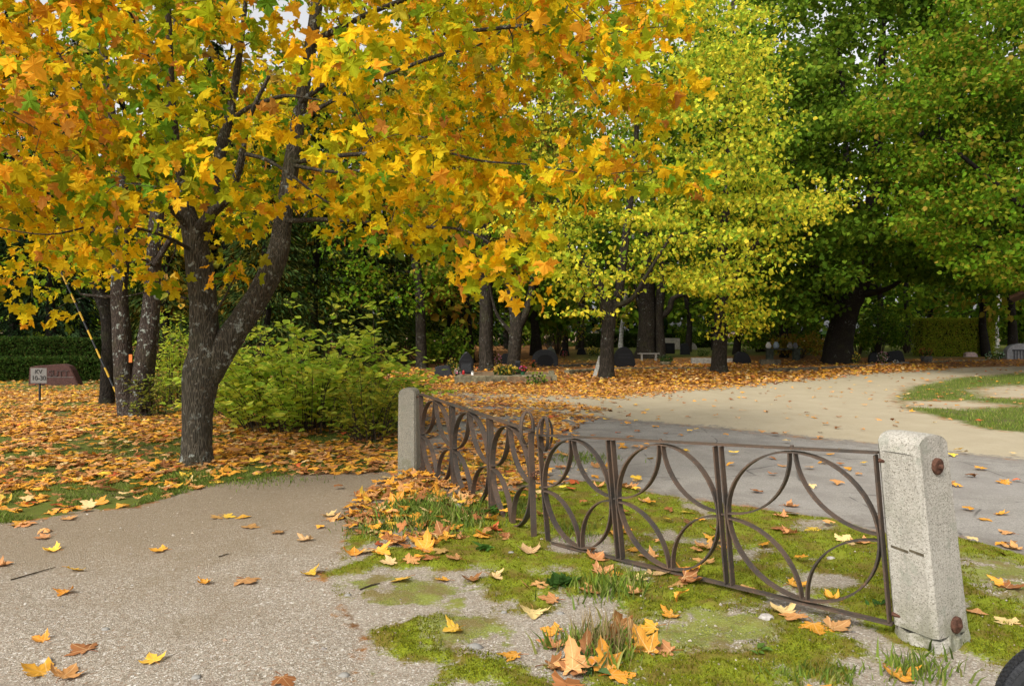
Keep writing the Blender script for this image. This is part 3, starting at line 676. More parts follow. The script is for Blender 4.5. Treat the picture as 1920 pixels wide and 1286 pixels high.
ch = empty('chain', PR(1.0, .62), 'short rusty chain tying the two iron gate leaves together', 'chain')
c0 = (PR(.992, .62) + PL(.992, .62)) / 2
for k in range(6):
    a = k / 6 * 6.28; c = c0 + np.array([.042 * math.cos(a), .03 * math.sin(a), .018 * math.sin(2 * a) - .01])
    v = np.array([-math.sin(a), math.cos(a), .4 * (-1) ** k]); v /= np.linalg.norm(v); w = np.cross(v, [.2, .1, 1]) if k % 2 else np.array([0, 0, 1.0]); w = w / np.linalg.norm(w)
    an = np.linspace(0, 6.283, 13)[:-1]; mb = MB()
    pts = [np.r_[c + v * math.cos(b) * .026 + w * math.sin(b) * .016, .0045] for b in an]; tube(mb, pts + [pts[0]], 6, cap=False)
    mb.build('chain_link', M_RUSTY, ch, smooth=True)

def pillar(cx, cy, yaw, wid, dep, hgt, leanx, label, mat, near):
    n2 = np.array([math.sin(yaw), -math.cos(yaw)]); n1 = np.array([-math.cos(yaw), -math.sin(yaw)])   # n2: bolt face, n1: broad face
    root = empty('stone_pillar', (cx, cy, 0), label, 'pillar', 'pillars of the low iron gate')
    def Wp(u, v, z):  # u across the rounded profile (n1), v along n2
        q = n1 * u + n2 * v; return (cx + q[0] - leanx * z, cy + q[1], z)
    nu = 20; prof = []
    for i in range(nu + 1):
        a = math.pi * i / nu; prof.append((-math.cos(a), math.sin(a)))
    zb = .085 if near else -.05; rise = wid * .36
    def ringpts(z, k, v):      # one cross-section row along the height
        return k
    mb = MB(); rows = []; nz = 18
    ch_ = .022
    # cross-section (u,v) rounded-corner rectangle, swept up, then the barrel top
    sec = [(-wid/2, -dep/2 + ch_), (-wid/2, dep/2 - ch_), (-wid/2 + ch_, dep/2), (wid/2 - ch_, dep/2), (wid/2, dep/2 - ch_), (wid/2, -dep/2 + ch_), (wid/2 - ch_, -dep/2), (-wid/2 + ch_, -dep/2)]
    def topz(u): return hgt - rise + rise * math.sqrt(max(0, 1 - (abs(u) / (wid / 2)) ** 2.6))
    # dense grid of the surface: sides
    S = []
    for i in range(8):
        a, b = np.array(sec[i]), np.array(sec[(i + 1) % 8]); m = 7 if np.linalg.norm(b - a) > .08 else 2
        for t in np.arange(m) / m: S.append(a + (b - a) * t)
    S = np.array(S); ns = len(S); V = []
    for j in range(nz + 1):
        f = j / nz
        for (u, v) in S:
            zt = topz(u * .999); z = zb + (zt - zb) * f; k = 1 - .075 * z / hgt
            jt = 1 + (vnoise(u * 40 + 9, z * 30 + v * 40, 5) - .5) * .012
            V.append(Wp(u * k * jt, v * k * jt, z))
    q = []
    for j in range(nz):
        for i in range(ns): q.append((j * ns + i, j * ns + (i + 1) % ns, (j + 1) * ns + (i + 1) % ns, (j + 1) * ns + i))
    mb.add(V, q)
    # barrel top
    nb = 16; T_ = []
    for i in range(nb + 1):
        u = -wid / 2 + wid * i / nb; e = dep / 2 - (ch_ * max(0, 1 - (wid / 2 - abs(u)) / ch_))
        for j in range(9):
            v = -e + 2 * e * j / 8; z = topz(u * .999); k = 1 - .075 * z / hgt
            T_.append(Wp(u * k, v * k, z + .004 * (1 - (2 * j / 8 - 1) ** 4)))
    mb.add(T_, [(i * 9 + j, (i + 1) * 9 + j, (i + 1) * 9 + j + 1, i * 9 + j + 1) for i in range(nb) for j in range(8)])
    mb.build('shaft', mat, root)
    if near:
        # broken footing
        mb = MB(); nn = 22
        for j, (zz, k) in enumerate(((-.08, 1.12), (.0, 1.08), (.06, 1.02), (.078, .98))):
            pts = []
            for i in range(nn):
                a = 2 * math.pi * i / nn; c, s_ = math.cos(a), math.sin(a); r = 1 / max(abs(c) / (wid / 2), abs(s_) / (dep / 2))
                jj = k * (1 + .05 * math.sin(3 * i + j) * (j > 0)); pts.append(Wp(c * r * jj - .01, s_ * r * jj, zz + (.02 * math.sin(i * 1.7) if j == 3 else 0)))
            mb.add(pts, [])if False else mb.v.append(np.array(pts)); mb.c.append(np.ones((nn, 3))); mb.n += nn
        mb.f.append(np.array([(j * nn + i, j * nn + (i + 1) % nn, (j + 1) * nn + (i + 1) % nn, (j + 1) * nn + i) for j in range(3) for i in range(nn)])); mb.mi.append(np.zeros(3 * nn))
        mb.f.append(np.array([[3 * nn + i for i in range(nn)]])); mb.mi.append(np.zeros(1))
        mb.build('broken_footing', mat, root)
        # chipped groove across the broad face: its shade is dark slabs set proud
        for (v0, v1, z0) in ((-dep * .34, dep * .05, .50), (dep * .08, dep * .40, .505)):
            mb = MB(); k = 1 - .075 * z0 / hgt; u = wid / 2 * k
            pts = [Wp(u + .002, v0 * k, z0 + .016), Wp(u + .002, v1 * k, z0 + .010), Wp(u + .002, v1 * k, z0 - .004), Wp(u + .002, v0 * k, z0 + .004),
                   Wp(u - .02, v0 * k, z0 + .016), Wp(u - .02, v1 * k, z0 + .010), Wp(u - .02, v1 * k, z0 - .004), Wp(u - .02, v0 * k, z0 + .004)]
            mb.add(pts, [(0, 1, 2, 3), (0, 4, 5, 1), (3, 2, 6, 7), (0, 3, 7, 4), (1, 5, 6, 2)]); mb.build('groove_shade_slab', M_KERBD, root)
    for z in ((hgt - .16, .135) if near else (hgt - .14, .15)):
        k = 1 - .075 * z / hgt; sg = 1 if near else -1; u0 = -.005 if z > .5 else -.02
        c = np.array(Wp(u0, sg * dep / 2 * k, z)); nv = np.array([n2[0], n2[1], 0]) * sg
        mb = MB(); tube(mb, [(*(c - nv * .01), .043), (*(c + nv * .012), .043), (*(c + nv * .017), .036), (*(c + nv * .018), .012)], 20)
        tube(mb, [(*(c + nv * .012), .013), (*(c + nv * .032), .013), (*(c + nv * .035), .008)], 6)
        mb.build('bolt_washer', M_RUSTY, root)
    return root
pillar(2.235, 3.83, R(28), .295, .25, 1.115, .10, 'near pale speckled concrete gate pillar with two rusty bolts and a broken foot', M_POST, True)
pillar(-1.19, 8.34, R(-8), .225, .22, 1.0, .0, 'far weathered grey gate pillar with rounded top, beside the leafy shrub', M_POSTL, False)

# ------------------------------------------------------------------ wheel in the corner
wh = empty('wheel', (2.03, 2.5, 0), 'black knobbly wheel poking into the bottom right corner by the pillar', 'wheel')
wc = np.array([2.03, 2.5, .285]); yaw = R(-26); wu = np.array([math.cos(yaw), math.sin(yaw), 0]); wn_ = np.array([-math.sin(yaw), math.cos(yaw), 0]); up = np.array([0, 0, 1.0])
def circ(r, rad, n=64, sides=14, mb=None):
    an = np.linspace(0, 2 * math.pi, n + 1); mb = mb or MB()
    tube(mb, [np.r_[wc + (wu * math.cos(a) + up * math.sin(a)) * r, rad] for a in an], sides, cap=False); return mb
mb = circ(.254, .046)
for k in range(96):
    a = k / 96 * 6.283
    for off in (-.5, 0, .5, 1.0, -1.0):
        aa = a + (.03 if off in (0, 1.0, -1.0) else 0); e = wu * math.cos(aa) + up * math.sin(aa); tt = -wu * math.sin(aa) + up * math.cos(aa)
        nn_ = e * math.cos(off) + wn_ * math.sin(off); s2 = np.cross(tt, nn_); c = wc + e * .254 + nn_ * .046
        v = [c + tt * sx * .0055 + s2 * sy * .008 + nn_ * (-.003 if k2 == 0 else .004) for k2 in (0, 1) for sx, sy in ((-1, -1), (1, -1), (1, 1), (-1, 1))]
        mb.add(v, [(4, 5, 6, 7), (0, 1, 5, 4), (1, 2, 6, 5), (2, 3, 7, 6), (3, 0, 4, 7)])
mb.build('tyre', M_BLK, wh, smooth=False)
circ(.205, .012, 48, 8).build('rim', M_STEEL, wh, smooth=True)
mb = MB(); tube(mb, [(*(wc - wn_ * .06), .022), (*(wc + wn_ * .06), .022)], 12); mb.build('hub', M_STEEL, wh)
for k in range(12):
    a = k / 12 * 6.283; e = wu * math.cos(a) + up * math.sin(a); mb = MB()
    tube(mb, [(*(wc + e * .02 + wn_ * (.04 if k % 2 else -.04)), .002), (*(wc + e * .205), .002)], 5); mb.build('spoke', M_STEEL, wh)
for sg in (-1, 1):
    mb = MB(); tube(mb, [(*(wc + wn_ * .07 * sg), .012), (*(wc + wn_ * .07 * sg + np.array([.12, 0, .36])), .014)], 8); mb.build('fork_leg', M_BLK, wh, smooth=True)

# ------------------------------------------------------------------ twigs, pebbles, weeds
def twig(a, b, r, label):
    p, q = zat(*a), zat(*b); m = (p + q) / 2 + np.array([.01, .03, .006]); mb = MB()
    tube(mb, crs([np.r_[p + [0, 0, .006], r], np.r_[m, r], np.r_[q + [0, 0, .008], r * .5]], 5), 5, .2)
    tag(mb.build('twig', M_TWIG, origin=p), label, 'twig', 'twigs on the gravel')
twig((20, 1087), (105, 1062), .004, 'long thin curved twig lying on the near left gravel path')
twig((675, 1108), (712, 1096), .006, 'short dark twig lying on the gravel beside the moss')
twig((410, 1043), (430, 1038), .004, 'tiny straight twig on the gravel path below the maple trunk')
twig((1125, 980), (1135, 972), .004, 'small twig on the moss just behind the right gate leaf')
def pebble(px, py, s, label, col=None):
    p = zat(px, py); mb = MB(); n = 9; V = []
    for j, (z, k) in enumerate(((-.2, .9), (.15, 1.0), (.42, .8), (.56, .42))):
        for i in range(n):
            a = 6.283 * i / n; r = k * (1 + rng.normal(0, .13)); V.append(p + s * np.array([math.cos(a) * r * .55, math.sin(a) * r * .40, z * .5]))
    f = [(j * n + i, j * n + (i + 1) % n, (j + 1) * n + (i + 1) % n, (j + 1) * n + i) for j in range(3) for i in range(n)] + [tuple(3 * n + i for i in range(n))]
    mb.add(V, f); tag(mb.build('pebble', M_PALE if col is None else col, origin=p, smooth=True), label, 'stone', 'pale pebbles lying on the ground')
M_WPEB = plain('white_pebble', (.23, .22, .20), .8, .15, 14.0, .2, bump=.3)
pebble(862, 967, .13, 'largest white stone, lying in the leaf heap by the left gate leaf', M_WPEB)
pebble(890, 1213, .075, 'flat pale grey stone in the moss left of the dry grass', M_WPEB)
pebble(645, 1268, .05, 'pale pebble on the gravel at the bottom edge, left of the moss', M_WPEB)
pebble(1436, 1163, .085, 'pale pebble at the edge of the gravel patch under the gate', M_PEB)
pebble(1050, 1150, .04, 'small white pebble on moss below the toothed weed', M_WPEB)
pebble(958, 1038, .04, 'small white pebble on moss left of the gate centre', M_WPEB)
pebble(652, 1118, .04, 'small white pebble at the gravel edge beside the short twig', M_WPEB)
pebble(945, 1148, .035, 'tiny white pebble on moss above the flat pale stone', M_WPEB)
pebble(198, 1182, .04, 'white pebble on the near left gravel path', M_WPEB)
pebble(88, 1240, .055, 'grey pebble between two fallen leaves on the near left gravel', M_PEB)
pebble(1558, 1050, .05, 'grey pebble on moss seen through the nearest gate panel', M_PEB)
pebble(368, 1274, .045, 'white pebble on the gravel at the bottom edge, below the long path', M_WPEB)
def weed(px, py, n, L_, label, colr, tpl=NARROW):
    p = zat(px, py); mb = MB(); a = rng.uniform(0, 6.28, n); el = rng.uniform(.15, .8, n)
    d = np.stack([np.cos(a) * np.cos(el), np.sin(a) * np.cos(el), np.sin(el)], -1); nm = np.stack([-np.cos(a) * np.sin(el), -np.sin(a) * np.sin(el), np.cos(el)], -1)
    leaves(mb, tpl, p + rng.normal(0, .02, (n, 3)) * [1, 1, 0], d, nm, L_ * rng.uniform(.6, 1.2, n), pal([colr, tuple(x * .7 for x in colr)], n), .1)
    tag(mb.build('weed', M_LEAF, origin=p), label, 'weed')
weed(1058, 1092, 18, .13, 'toothed green weed rosette growing in moss in front of the gate centre', (.07, .15, .03), MAPLE2)
weed(1035, 1100, 10, .09, 'low dark green weed just left of the toothed rosette', (.05, .11, .02))
weed(905, 1033, 7, .10, 'small broad leaved green seedling between leaf heap and moss', (.10, .22, .04))
weed(1425, 1228, 6, .06, 'tiny pale green seedling in moss left of the near pillar foot', (.16, .28, .05))
weed(1650, 1140, 8, .06, 'small green weed behind the gate next to the near pillar', (.06, .14, .03))
weed(920, 975, 9, .10, 'green weed at the foot of the left gate leaf upright', (.08, .17, .03))
weed(1105, 1255, 16, .10, 'pale green weed among dried leaves at the bottom edge', (.12, .20, .07))

# ================================================================== SIGN, STONES AND GRAVES
def text(body, size, loc, parent, mat, name='lettering', yaw=0.0):
    cu = bpy.data.curves.new(name, 'FONT'); cu.body = body; cu.size = size; cu.extrude = .004; cu.align_x = 'CENTER'; cu.align_y = 'CENTER'; cu.offset = size * .012
    cu.materials.append(mat); o = bpy.data.objects.new(name, cu); COL.objects.link(o); o.parent = parent
    o.rotation_euler = (R(90), 0, yaw); bpy.context.view_layer.update()
    me = bpy.data.meshes.new_from_object(o.evaluated_get(bpy.context.evaluated_depsgraph_get())); me.transform(o.matrix_basis); bpy.data.objects.remove(o)
    o = bpy.data.objects.new(name, me); COL.objects.link(o); o.parent = parent; o.location = tuple(np.asarray(loc) - rootloc(parent)); return o
Ys = H * F / (755 - HY); b = at(73, 755, Ys); b[2] = float(gz(b[0], b[1]))
sg = empty('section_sign', b, 'small pale metal sign reading KV 10-30 on a short post in the lawn', 'sign')
s0, s1 = at(58, 718, Ys), at(88, 690, Ys)
MB().box((s0[0], Ys - .012, s0[2]), (s1[0], Ys + .004, s1[2])).build('sign_plate', M_SIGN, sg)
mb = MB(); tube(mb, [(b[0], Ys + .03, b[2] - .02, .024), (b[0], Ys + .03, s1[2] - .03, .024)], 8); mb.build('post', M_BLK, sg)
text('KV', .135, at(73, 697, Ys) + [0, -.016, 0], sg, M_INK); text('10-30', .145, at(73.5, 709, Ys) + [0, -.016, 0], sg, M_INK)

SH = {'gothic': [(-.5, 0), (.5, 0), (.5, .55), (.40, .74), (.22, .90), (.04, 1), (-.10, .97), (-.32, .80), (-.45, .66), (-.5, .55)],
      'arch': [(-.5, 0), (.5, 0)] + [(.5 * math.cos(a) , .45 + .55 * math.sin(a)) for a in np.linspace(0, math.pi, 15)],
      'dome': [(-.5, 0), (.5, 0), (.47, .35)] + [(.44 * math.cos(a), .38 + .62 * math.sin(a)) for a in np.linspace(.15, math.pi - .15, 13)] + [(-.47, .35)],
      'block': [(-.5, 0), (.5, 0), (.5, .94), (.44, 1), (-.44, 1), (-.5, .94)],
      'slant': [(-.5, 0), (.5, 0), (.42, .55), (.25, .93), (.1, 1), (-.32, .96), (-.46, .8)],
      'boulder': [(-.5, 0), (.5, 0), (.49, .35), (.36, .72), (.12, .97), (-.2, 1), (-.42, .75), (-.5, .3)],
      'slab': [(-.5, 0), (.5, 0), (.36, .72), (.30, .9), (.16, 1.0), (-.06, .96), (-.34, .92), (-.47, .84)]}
def stone_mesh(shape, w, h, dep, c, inset=0.0, seed=0):
    pr = np.array(SH[shape], float); mb = MB(); n = len(pr)
    def ring(k, y, dz=0): return np.stack([c[0] + pr[:, 0] * w * k, np.full(n, c[1] + y), c[2] + (pr[:, 1] * (1 if k == 1 else 1 - (1 - k) * .6)) * h + dz], -1)
    bv = min(.025, dep * .2)
    R4 = [ring(1 - 2 * bv / w, -dep / 2), ring(1, -dep / 2 + bv), ring(1, dep / 2 - bv), ring(1 - 2 * bv / w, dep / 2)]
    f = [(j * n + i, j * n + (i + 1) % n, (j + 1) * n + (i + 1) % n, (j + 1) * n + i) for j in range(3) for i in range(n)]
    mb.add(np.concatenate(R4), f + [tuple(range(n))[::-1], tuple(3 * n + i for i in range(n))]); return mb
def stone(x0, x1, yt, yb, shape, mat, label, cat='headstone', dep=.2, z0=0.0, name='headstone', panel=None, group='headstones among the graves', lines=0):
    Y = (H - z0) * F / (yb - HY); c = at((x0 + x1) / 2, yb, Y); w = (x1 - x0) * Y / F; h = (yb - yt) * Y / F
    if z0 == 0: c[2] = float(gz(c[0], c[1])) - .03; h += .03
    o = stone_mesh(shape, w, h, dep, c).build(name, mat, origin=c); tag(o, label, cat, group)
    if panel:
        q = c + [0, -dep / 2 - .004, h * .08]; stone_mesh(panel[0], w * panel[1], h * panel[2], .016, q).build('panel', panel[3], o)
    for k in range(lines):
        MB().box((c[0] - w * .26, c[1] - dep / 2 - .012, c[2] + h * (.62 - .14 * k)), (c[0] + w * .26, c[1] - dep / 2 + .01, c[2] + h * (.655 - .14 * k))).build('inscription_line', M_DARKG, o)
    return o, c, w, h
rs, rc, rw, rh = stone(58, 153, 682, 722, 'slab', M_RED, 'low red granite headstone with a sloping top in front of the clipped hedge', dep=.3)
text('SUTT', .27, rc + np.array([.17, -.165, rh * .56]), rs, M_LETTER)
MB().box((rc[0] - rw * .40, rc[1] - .156, rc[2] + rh * .40), (rc[0] + rw * .40, rc[1] - .14, rc[2] + rh * .415)).build('ledge', M_SIGN, rs)

# raised plot with kerbs
def kerb(name, x0, y0, x1, y1, hgt, wid, mat, parent=None, seg=.9):
    a, b = np.array([x0, y0]), np.array([x1, y1]); ln = np.linalg.norm(b - a); d = (b - a) / ln; pn = np.array([-d[1], d[0]]); mb = MB(); s = 0
    while s < ln - .02:
        e = min(ln, s + seg * rng.uniform(.8, 1.2)); e = ln if ln - e < .3 else e; h_ = hgt * rng.uniform(.93, 1.05); m = 6; V = []
        for i in range(m + 1):
            q = a + d * (s + .006 + (e - s - .012) * i / m); j = rng.normal(0, .006, 8)
            for k, (o_, z) in enumerate(((-.5, -.06), (-.5, h_ * .86), (-.38, h_), (.38, h_), (.5, h_ * .86), (.5, -.06))):
                r_ = q + pn * (o_ * wid + j[k]); V.append((r_[0], r_[1], z + j[k] * .7))
        f = [(i * 6 + k, i * 6 + k + 1, i * 6 + k + 7, i * 6 + k + 6) for i in range(m) for k in range(5)] + [tuple(range(6))[::-1], tuple(m * 6 + k for k in range(6))]
        mb.add(V, f); s = e
    return mb.build(name, mat, parent, origin=(x0, y0, 0))
K = lambda px, py: gnd(px, py)
k0, k1 = K(852, 719), K(1043, 717)
plot = empty('grave_plot', k0, 'raised grave bed with mossy stone kerb, nearest to the path on the left', 'grave plot', 'kerbed grave plots')
zk = .25
kerb('front_kerb', k0[0], k0[1], k1[0], k1[1], zk, .26, M_KERB, plot)
kerb('side_kerb', k0[0] + .13, k0[1] + .14, k0[0] + .3, k0[1] + 3.0, zk * .95, .22, M_KERB, plot); kerb('side_kerb', k1[0] - .13, k1[1] + .14, k1[0] - .0, k1[1] + 3.0, zk * .95, .22, M_KERB, plot)
MB().box((k0[0] + .2, k0[1] + .12, -.05), (k1[0] - .2, k0[1] + 2.9, zk * .86)).build('soil_bed', M_SOIL, plot)
def zkY(py, z=zk * .86): return (H - z) * F / (py - HY)
def longkerb(a, b, h, mat, label, wid=.25):
    p, q = K(*a), K(*b); o = kerb('kerb_stone', p[0], p[1], q[0], q[1], h, wid, mat); tag(o, label, 'kerb', 'low stone kerbs along the graves')
longkerb((1062, 702), (1132, 697), .17, M_KERB, 'low mossy kerb between the raised grave bed and the linden trunk')
longkerb((1150, 693), (1336, 692), .09, M_KERB, 'long low mossy kerb between the two linden trunks')
longkerb((1296, 683), (1338, 683), .34, M_PALE, 'tall pale kerb block just left of the second linden trunk')
longkerb((1358, 679), (1376, 679), .2, M_PALE, 'short pale kerb between the second linden and a round black stone')
longkerb((1445, 698), (1530, 695), .16, M_KERBD, 'dark kerb in front of the vase ledge left of the big dark tree')
longkerb((1425, 684), (1463, 684), .3, M_KERBD, 'dark stone block under the white vases')
longkerb((1545, 693), (1620, 689), .12, M_KERBD, 'dark kerb at the foot of the big dark tree')
longkerb((1630, 687), (1700, 681), .07, M_PALE, 'pale flat kerb in front of the dark triangular slab')
longkerb((1745, 679), (1850, 675), .06, M_KERB, 'thin kerb right of the flower barrel')
longkerb((1052, 688), (1150, 684), .12, M_KERBD, 'dark kerb running behind the leaning plank')

stone(861, 888, 659, 701, 'gothic', M_BLACK, 'tall pointed black headstone standing on the raised grave bed', z0=zk * .86, panel=('block', .7, .42, M_DARKG), lines=2)
stone(998, 1046, 655, 686, 'arch', M_DARKG, 'wide grey arched headstone with a recessed arched panel', dep=.45, panel=('arch', .62, .62, M_BLACK))
stone(1022, 1043, 649, 681, 'gothic', M_MOSSY, 'mossy pointed stone rising behind the wide arched headstone')
stone(1049, 1068, 653, 667, 'dome', M_BLACK, 'small round black headstone with red flowers, left of its twin')
stone(1081, 1099, 653, 665, 'dome', M_BLACK, 'small round black headstone near the yellow flowering plant')
stone(1148, 1191, 650, 688, 'dome', M_BLACK, 'large black rounded headstone just right of the linden trunk', dep=.3, lines=2)
stone(1239, 1265, 643, 663, 'block', M_BLACK, 'square black headstone behind the plain bench', lines=2)
stone(1240, 1275, 634, 655, 'block', M_PALE, 'pale rectangular tablet seen above the square black headstone', dep=.12)
stone(1275, 1294, 643, 665, 'slant', M_DARKG, 'leaning grey headstone between the bench and the second linden')
stone(1288, 1306, 642, 655, 'boulder', M_PALE, 'pale boulder stone behind the leaning grey headstone', dep=.5)
stone(1375, 1407, 659, 681, 'boulder', M_BLACK, 'round black boulder headstone just right of the second linden trunk', dep=.3)
stone(940, 962, 662, 684, 'slant', M_DARKG, 'grey headstone half hidden behind the forked trunk, with pink flowers')
stone(966, 976, 676, 701, 'block', M_BLACK, 'narrow black stone post beside the yellow flower bed', z0=zk * .86, cat='stone post', name='stone_post')
stone(1628, 1650, 661, 680, 'boulder', M_DARKG, 'rounded blue grey stone right of the big dark tree')
stone(1663, 1696, 657, 679, 'slab', M_DARKG, 'dark grey sloping slab beside the white and pink flowers', dep=.25)
stone(1808, 1832, 660, 669, 'slant', plain('pink_slab', (.42, .30, .27), .6), 'small tilted pinkish slab in front of the right hedge', dep=.3)
stone(1877, 1905, 662, 672, 'block', M_RED, 'low reddish stone block near the right edge', dep=.4)
stone(436, 470, 645, 676, 'slant', M_RED, 'reddish headstone peeking out behind the shrub right of the maple')
stone(815, 850, 684, 706, 'slab', M_DARKG, 'low grey slab left of the pointed black headstone', dep=.3)
M_TABLET = plain('grey_tablet', (.2, .2, .2), .8)
mo, mc, mw, mh = stone(1884, 1940, 644, 673, 'arch', M_TABLET, 'grey arched monument with dark railing at the right edge', dep=.4)
for k in range(7):
    x = mc[0] - mw * .3 + mw * .1 * k
    MB().box((x, mc[1] - .30, mc[2] + .03), (x + .03, mc[1] - .27, mc[2] + mh * .62)).build('railing_bar', M_BLK, mo)
MB().box((mc[0] - mw * .34, mc[1] - .265, mc[2] + mh * .56), (mc[0] + mw * .4, mc[1] - .24, mc[2] + mh * .62)).build('rail', M_BLK, mo)

# bench
Yb = H * F / (676 - HY); b0, b1 = at(1196, 662, Yb), at(1236, 662, Yb)
bn = empty('bench', (b0[0], Yb, 0), 'plain grey backless wooden bench between black headstones', 'bench')
zt_ = b0[2]
MB().box((b0[0], Yb - .17, zt_ - .05), (b1[0], Yb - .01, zt_)).build('seat_plank', M_WOOD, bn); MB().box((b0[0], Yb + .01, zt_ - .05), (b1[0], Yb + .17, zt_)).build('seat_plank', M_WOOD, bn)
for x in (b0[0] + .16, b1[0] - .26): MB().box((x, Yb - .15, -.05), (x + .09, Yb + .15, zt_ - .052)).build('leg', M_WOOD, bn)
# leaning plank by the linden
Yp = H * F / (708 - HY); pA, pB = at(1112, 708, Yp), at(1128, 668, Yp)
mb = MB(); d = (pB - pA); V = []
for q in (pA, pB):
    for dx, dy in ((-.07, -.02), (.07, -.02), (.07, .02), (-.07, .02)): V.append(q + [dx, dy + (.3 if q is pB else -.3), 0])
mb.add(V, [(3, 2, 1, 0), (4, 5, 6, 7), (0, 1, 5, 4), (1, 2, 6, 5), (2, 3, 7, 6), (3, 0, 4, 7)])
tag(mb.build('plank', M_WOOD, origin=pA), 'grey wooden plank leaning beside the linden trunk', 'plank')

# lanterns, pots, flowers
def lantern(px, yb, w, h, mat, label):
    Y = zkY(yb); c = at(px, yb, Y); k = Y / F; mb = MB(); root = empty('grave_lantern', c, label, 'lantern', 'grave lanterns on the raised bed')
    tube(mb, [(*c, w * k * .5), (*(c + [0, 0, h * k * .66]), w * k * .5)], 12); mb.build('glass', mat, root)
    mb = MB(); tube(mb, [(*(c + [0, 0, h * k * .66]), w * k * .55), (*(c + [0, 0, h * k * .85]), w * k * .4), (*(c + [0, 0, h * k]), w * k * .12)], 12); mb.build('lid', mat if mat is M_REDP else M_PALE, root)
lantern(869, 703, 5, 9, M_REDP, 'red grave lantern in front of the pointed black headstone'); lantern(886, 703, 5, 8, M_WHITE, 'white grave lantern right of the red one')
def flowers(px, yb, w, h, cols, label, z0=0.0, leafc=(.05, .09, .02), n=90, cat='flowers', name='flower_bunch', pot=None, s=.07):
    Y = (H - z0) * F / (yb - HY); c = at(px, yb, Y); k = Y / F; ww, hh = w * k / 2, h * k
    root = empty(name, c, label, cat, 'flowers and potted plants on the graves'); c = c.copy()
    if pot:
        mb = MB(); tube(mb, [(*(c + [0, 0, -.02]), ww * .62), (*(c + [0, 0, hh * .2]), ww * .8), (*(c + [0, 0, hh * .45]), ww * .85)], 14); mb.build('pot', pot, root); c = c + [0, 0, hh * .4]; hh *= .6
    mb = MB(); clump(mb, LINDEN, c + [0, 0, hh * .45], (ww, ww * .8, hh * .5), n, s * 1.3, pal([leafc], n)); 
    if n >= 100: mb.build('foliage', M_LEAF, root); mb = MB()
    clump(mb, LINDEN, c + [0, 0, hh * .6], (ww * .95, ww * .8, hh * .5), n, s, pal(cols, n), droop=-.3, hollow=True); mb.build('blossom' if n >= 100 else 'flowering_tuft', M_LEAF, root)
    return root
WH, PK, YL, RD, OR = (.75, .72, .68), (.6, .2, .28), (.7, .5, .05), (.5, .05, .04), (.5, .2, .05)
flowers(948, 703, 44, 17, [YL, (.55, .40, .06), (.4, .2, .1)], 'spreading yellow flowers on the raised grave bed', zk * .86, n=200)
flowers(858, 703, 10, 11, [PK, WH], 'small pink and white flowers left of the pointed black headstone', zk * .86, n=40)
flowers(980, 703, 11, 15, [(.4, .08, .25), RD], 'purple flowers in a green pot right of the yellow flowers', zk * .86, n=50, pot=M_POT)
flowers(934, 686, 13, 19, [PK, (.5, .25, .3)], 'pink flowers behind the yellow ones, left of the forked trunk', n=50)
flowers(1059, 670, 12, 10, [RD, PK], 'red flowers before the small round headstone', n=40)
flowers(1112, 667, 24, 15, [YL, (.45, .42, .1)], 'yellow flowering plant right of the small round headstones', n=90, s=.1)
flowers(1248, 685, 26, 17, [(.04, .08, .03), (.06, .1, .03)], 'dark green shrub in a stone bowl below the bench', n=120, pot=M_KERB)
flowers(1318, 668, 24, 13, [(.12, .2, .04), (.2, .25, .06)], 'pale green round plant before the second linden trunk', n=140)
flowers(1000, 689, 14, 12, [OR, RD], 'reddish flowers at the left foot of the arched headstone', n=50)
flowers(1655, 681, 20, 20, [WH, (.7, .45, .45), PK], 'white and pink flowers left of the dark sloping slab', n=90)
flowers(1606, 684, 14, 22, [(.3, .28, .06), YL], 'tall dull yellow plant at the foot of the big dark tree', n=60)
flowers(1680, 682, 9, 5, [WH], 'small white flowers lying before the dark sloping slab', n=24)
flowers(1737, 679, 24, 25, [(.4, .16, .06), OR], 'orange brown flowers in a dark barrel planter', n=110, pot=M_GREYB, cat='planter', name='flower_barrel')
flowers(1866, 675, 34, 15, [(.25, .5, .3), (.15, .35, .12), WH], 'bright green plant with white flowers near the right edge', n=110)
flowers(1398, 661, 14, 22, [(.35, .12, .10), PK, (.05, .05, .05)], 'dark wreath with pink flowers behind the round black stone', n=60)
Yv = H * F / (676 - HY)
for i, (px, s_, m_, lab) in enumerate(((1441, 11, M_WHITE, 'white vase at the left end of the vase ledge'), (1455, 12, plain('blue_grey_glaze', (.3, .36, .42), .4), 'blue grey round vase beside the white vase'), (1481, 11, M_PALE, 'pale stone vase near the right end of the vase ledge'), (1491, 10, M_TABLET, 'grey vase at the far right of the vase ledge'))):
    c = at(px, 653, Yv); k = Yv / F; mb = MB(); q = s_ * k / 2
    tube(mb, [(*c, q * .5), (*(c + [0, 0, q * .6]), q), (*(c + [0, 0, q * 1.4]), q * .8), (*(c + [0, 0, q * 1.9]), q * .45), (*(c + [0, 0, q * 2.1]), q * .6)], 12)
    tag(mb.build('vase', m_, origin=c, smooth=True), lab, 'vase', 'vases on the stone ledge')
c0_, c1_ = at(1434, 653, Yv), at(1502, 653, Yv)
lg = empty('stone_ledge', (c0_[0], Yv, 0), 'mossy stone ledge on two blocks carrying vases', 'ledge')
MB().box((c0_[0], Yv - .2, c0_[2] - .08), (c1_[0], Yv + .2, c0_[2] - .001)).build('slab', M_MOSSY, lg)
for x in (c0_[0] + .1, c1_[0] - .45): MB().box((x, Yv - .15, -.05), (x + .35, Yv + .15, c0_[2] - .082)).build('block', M_MOSSY, lg)
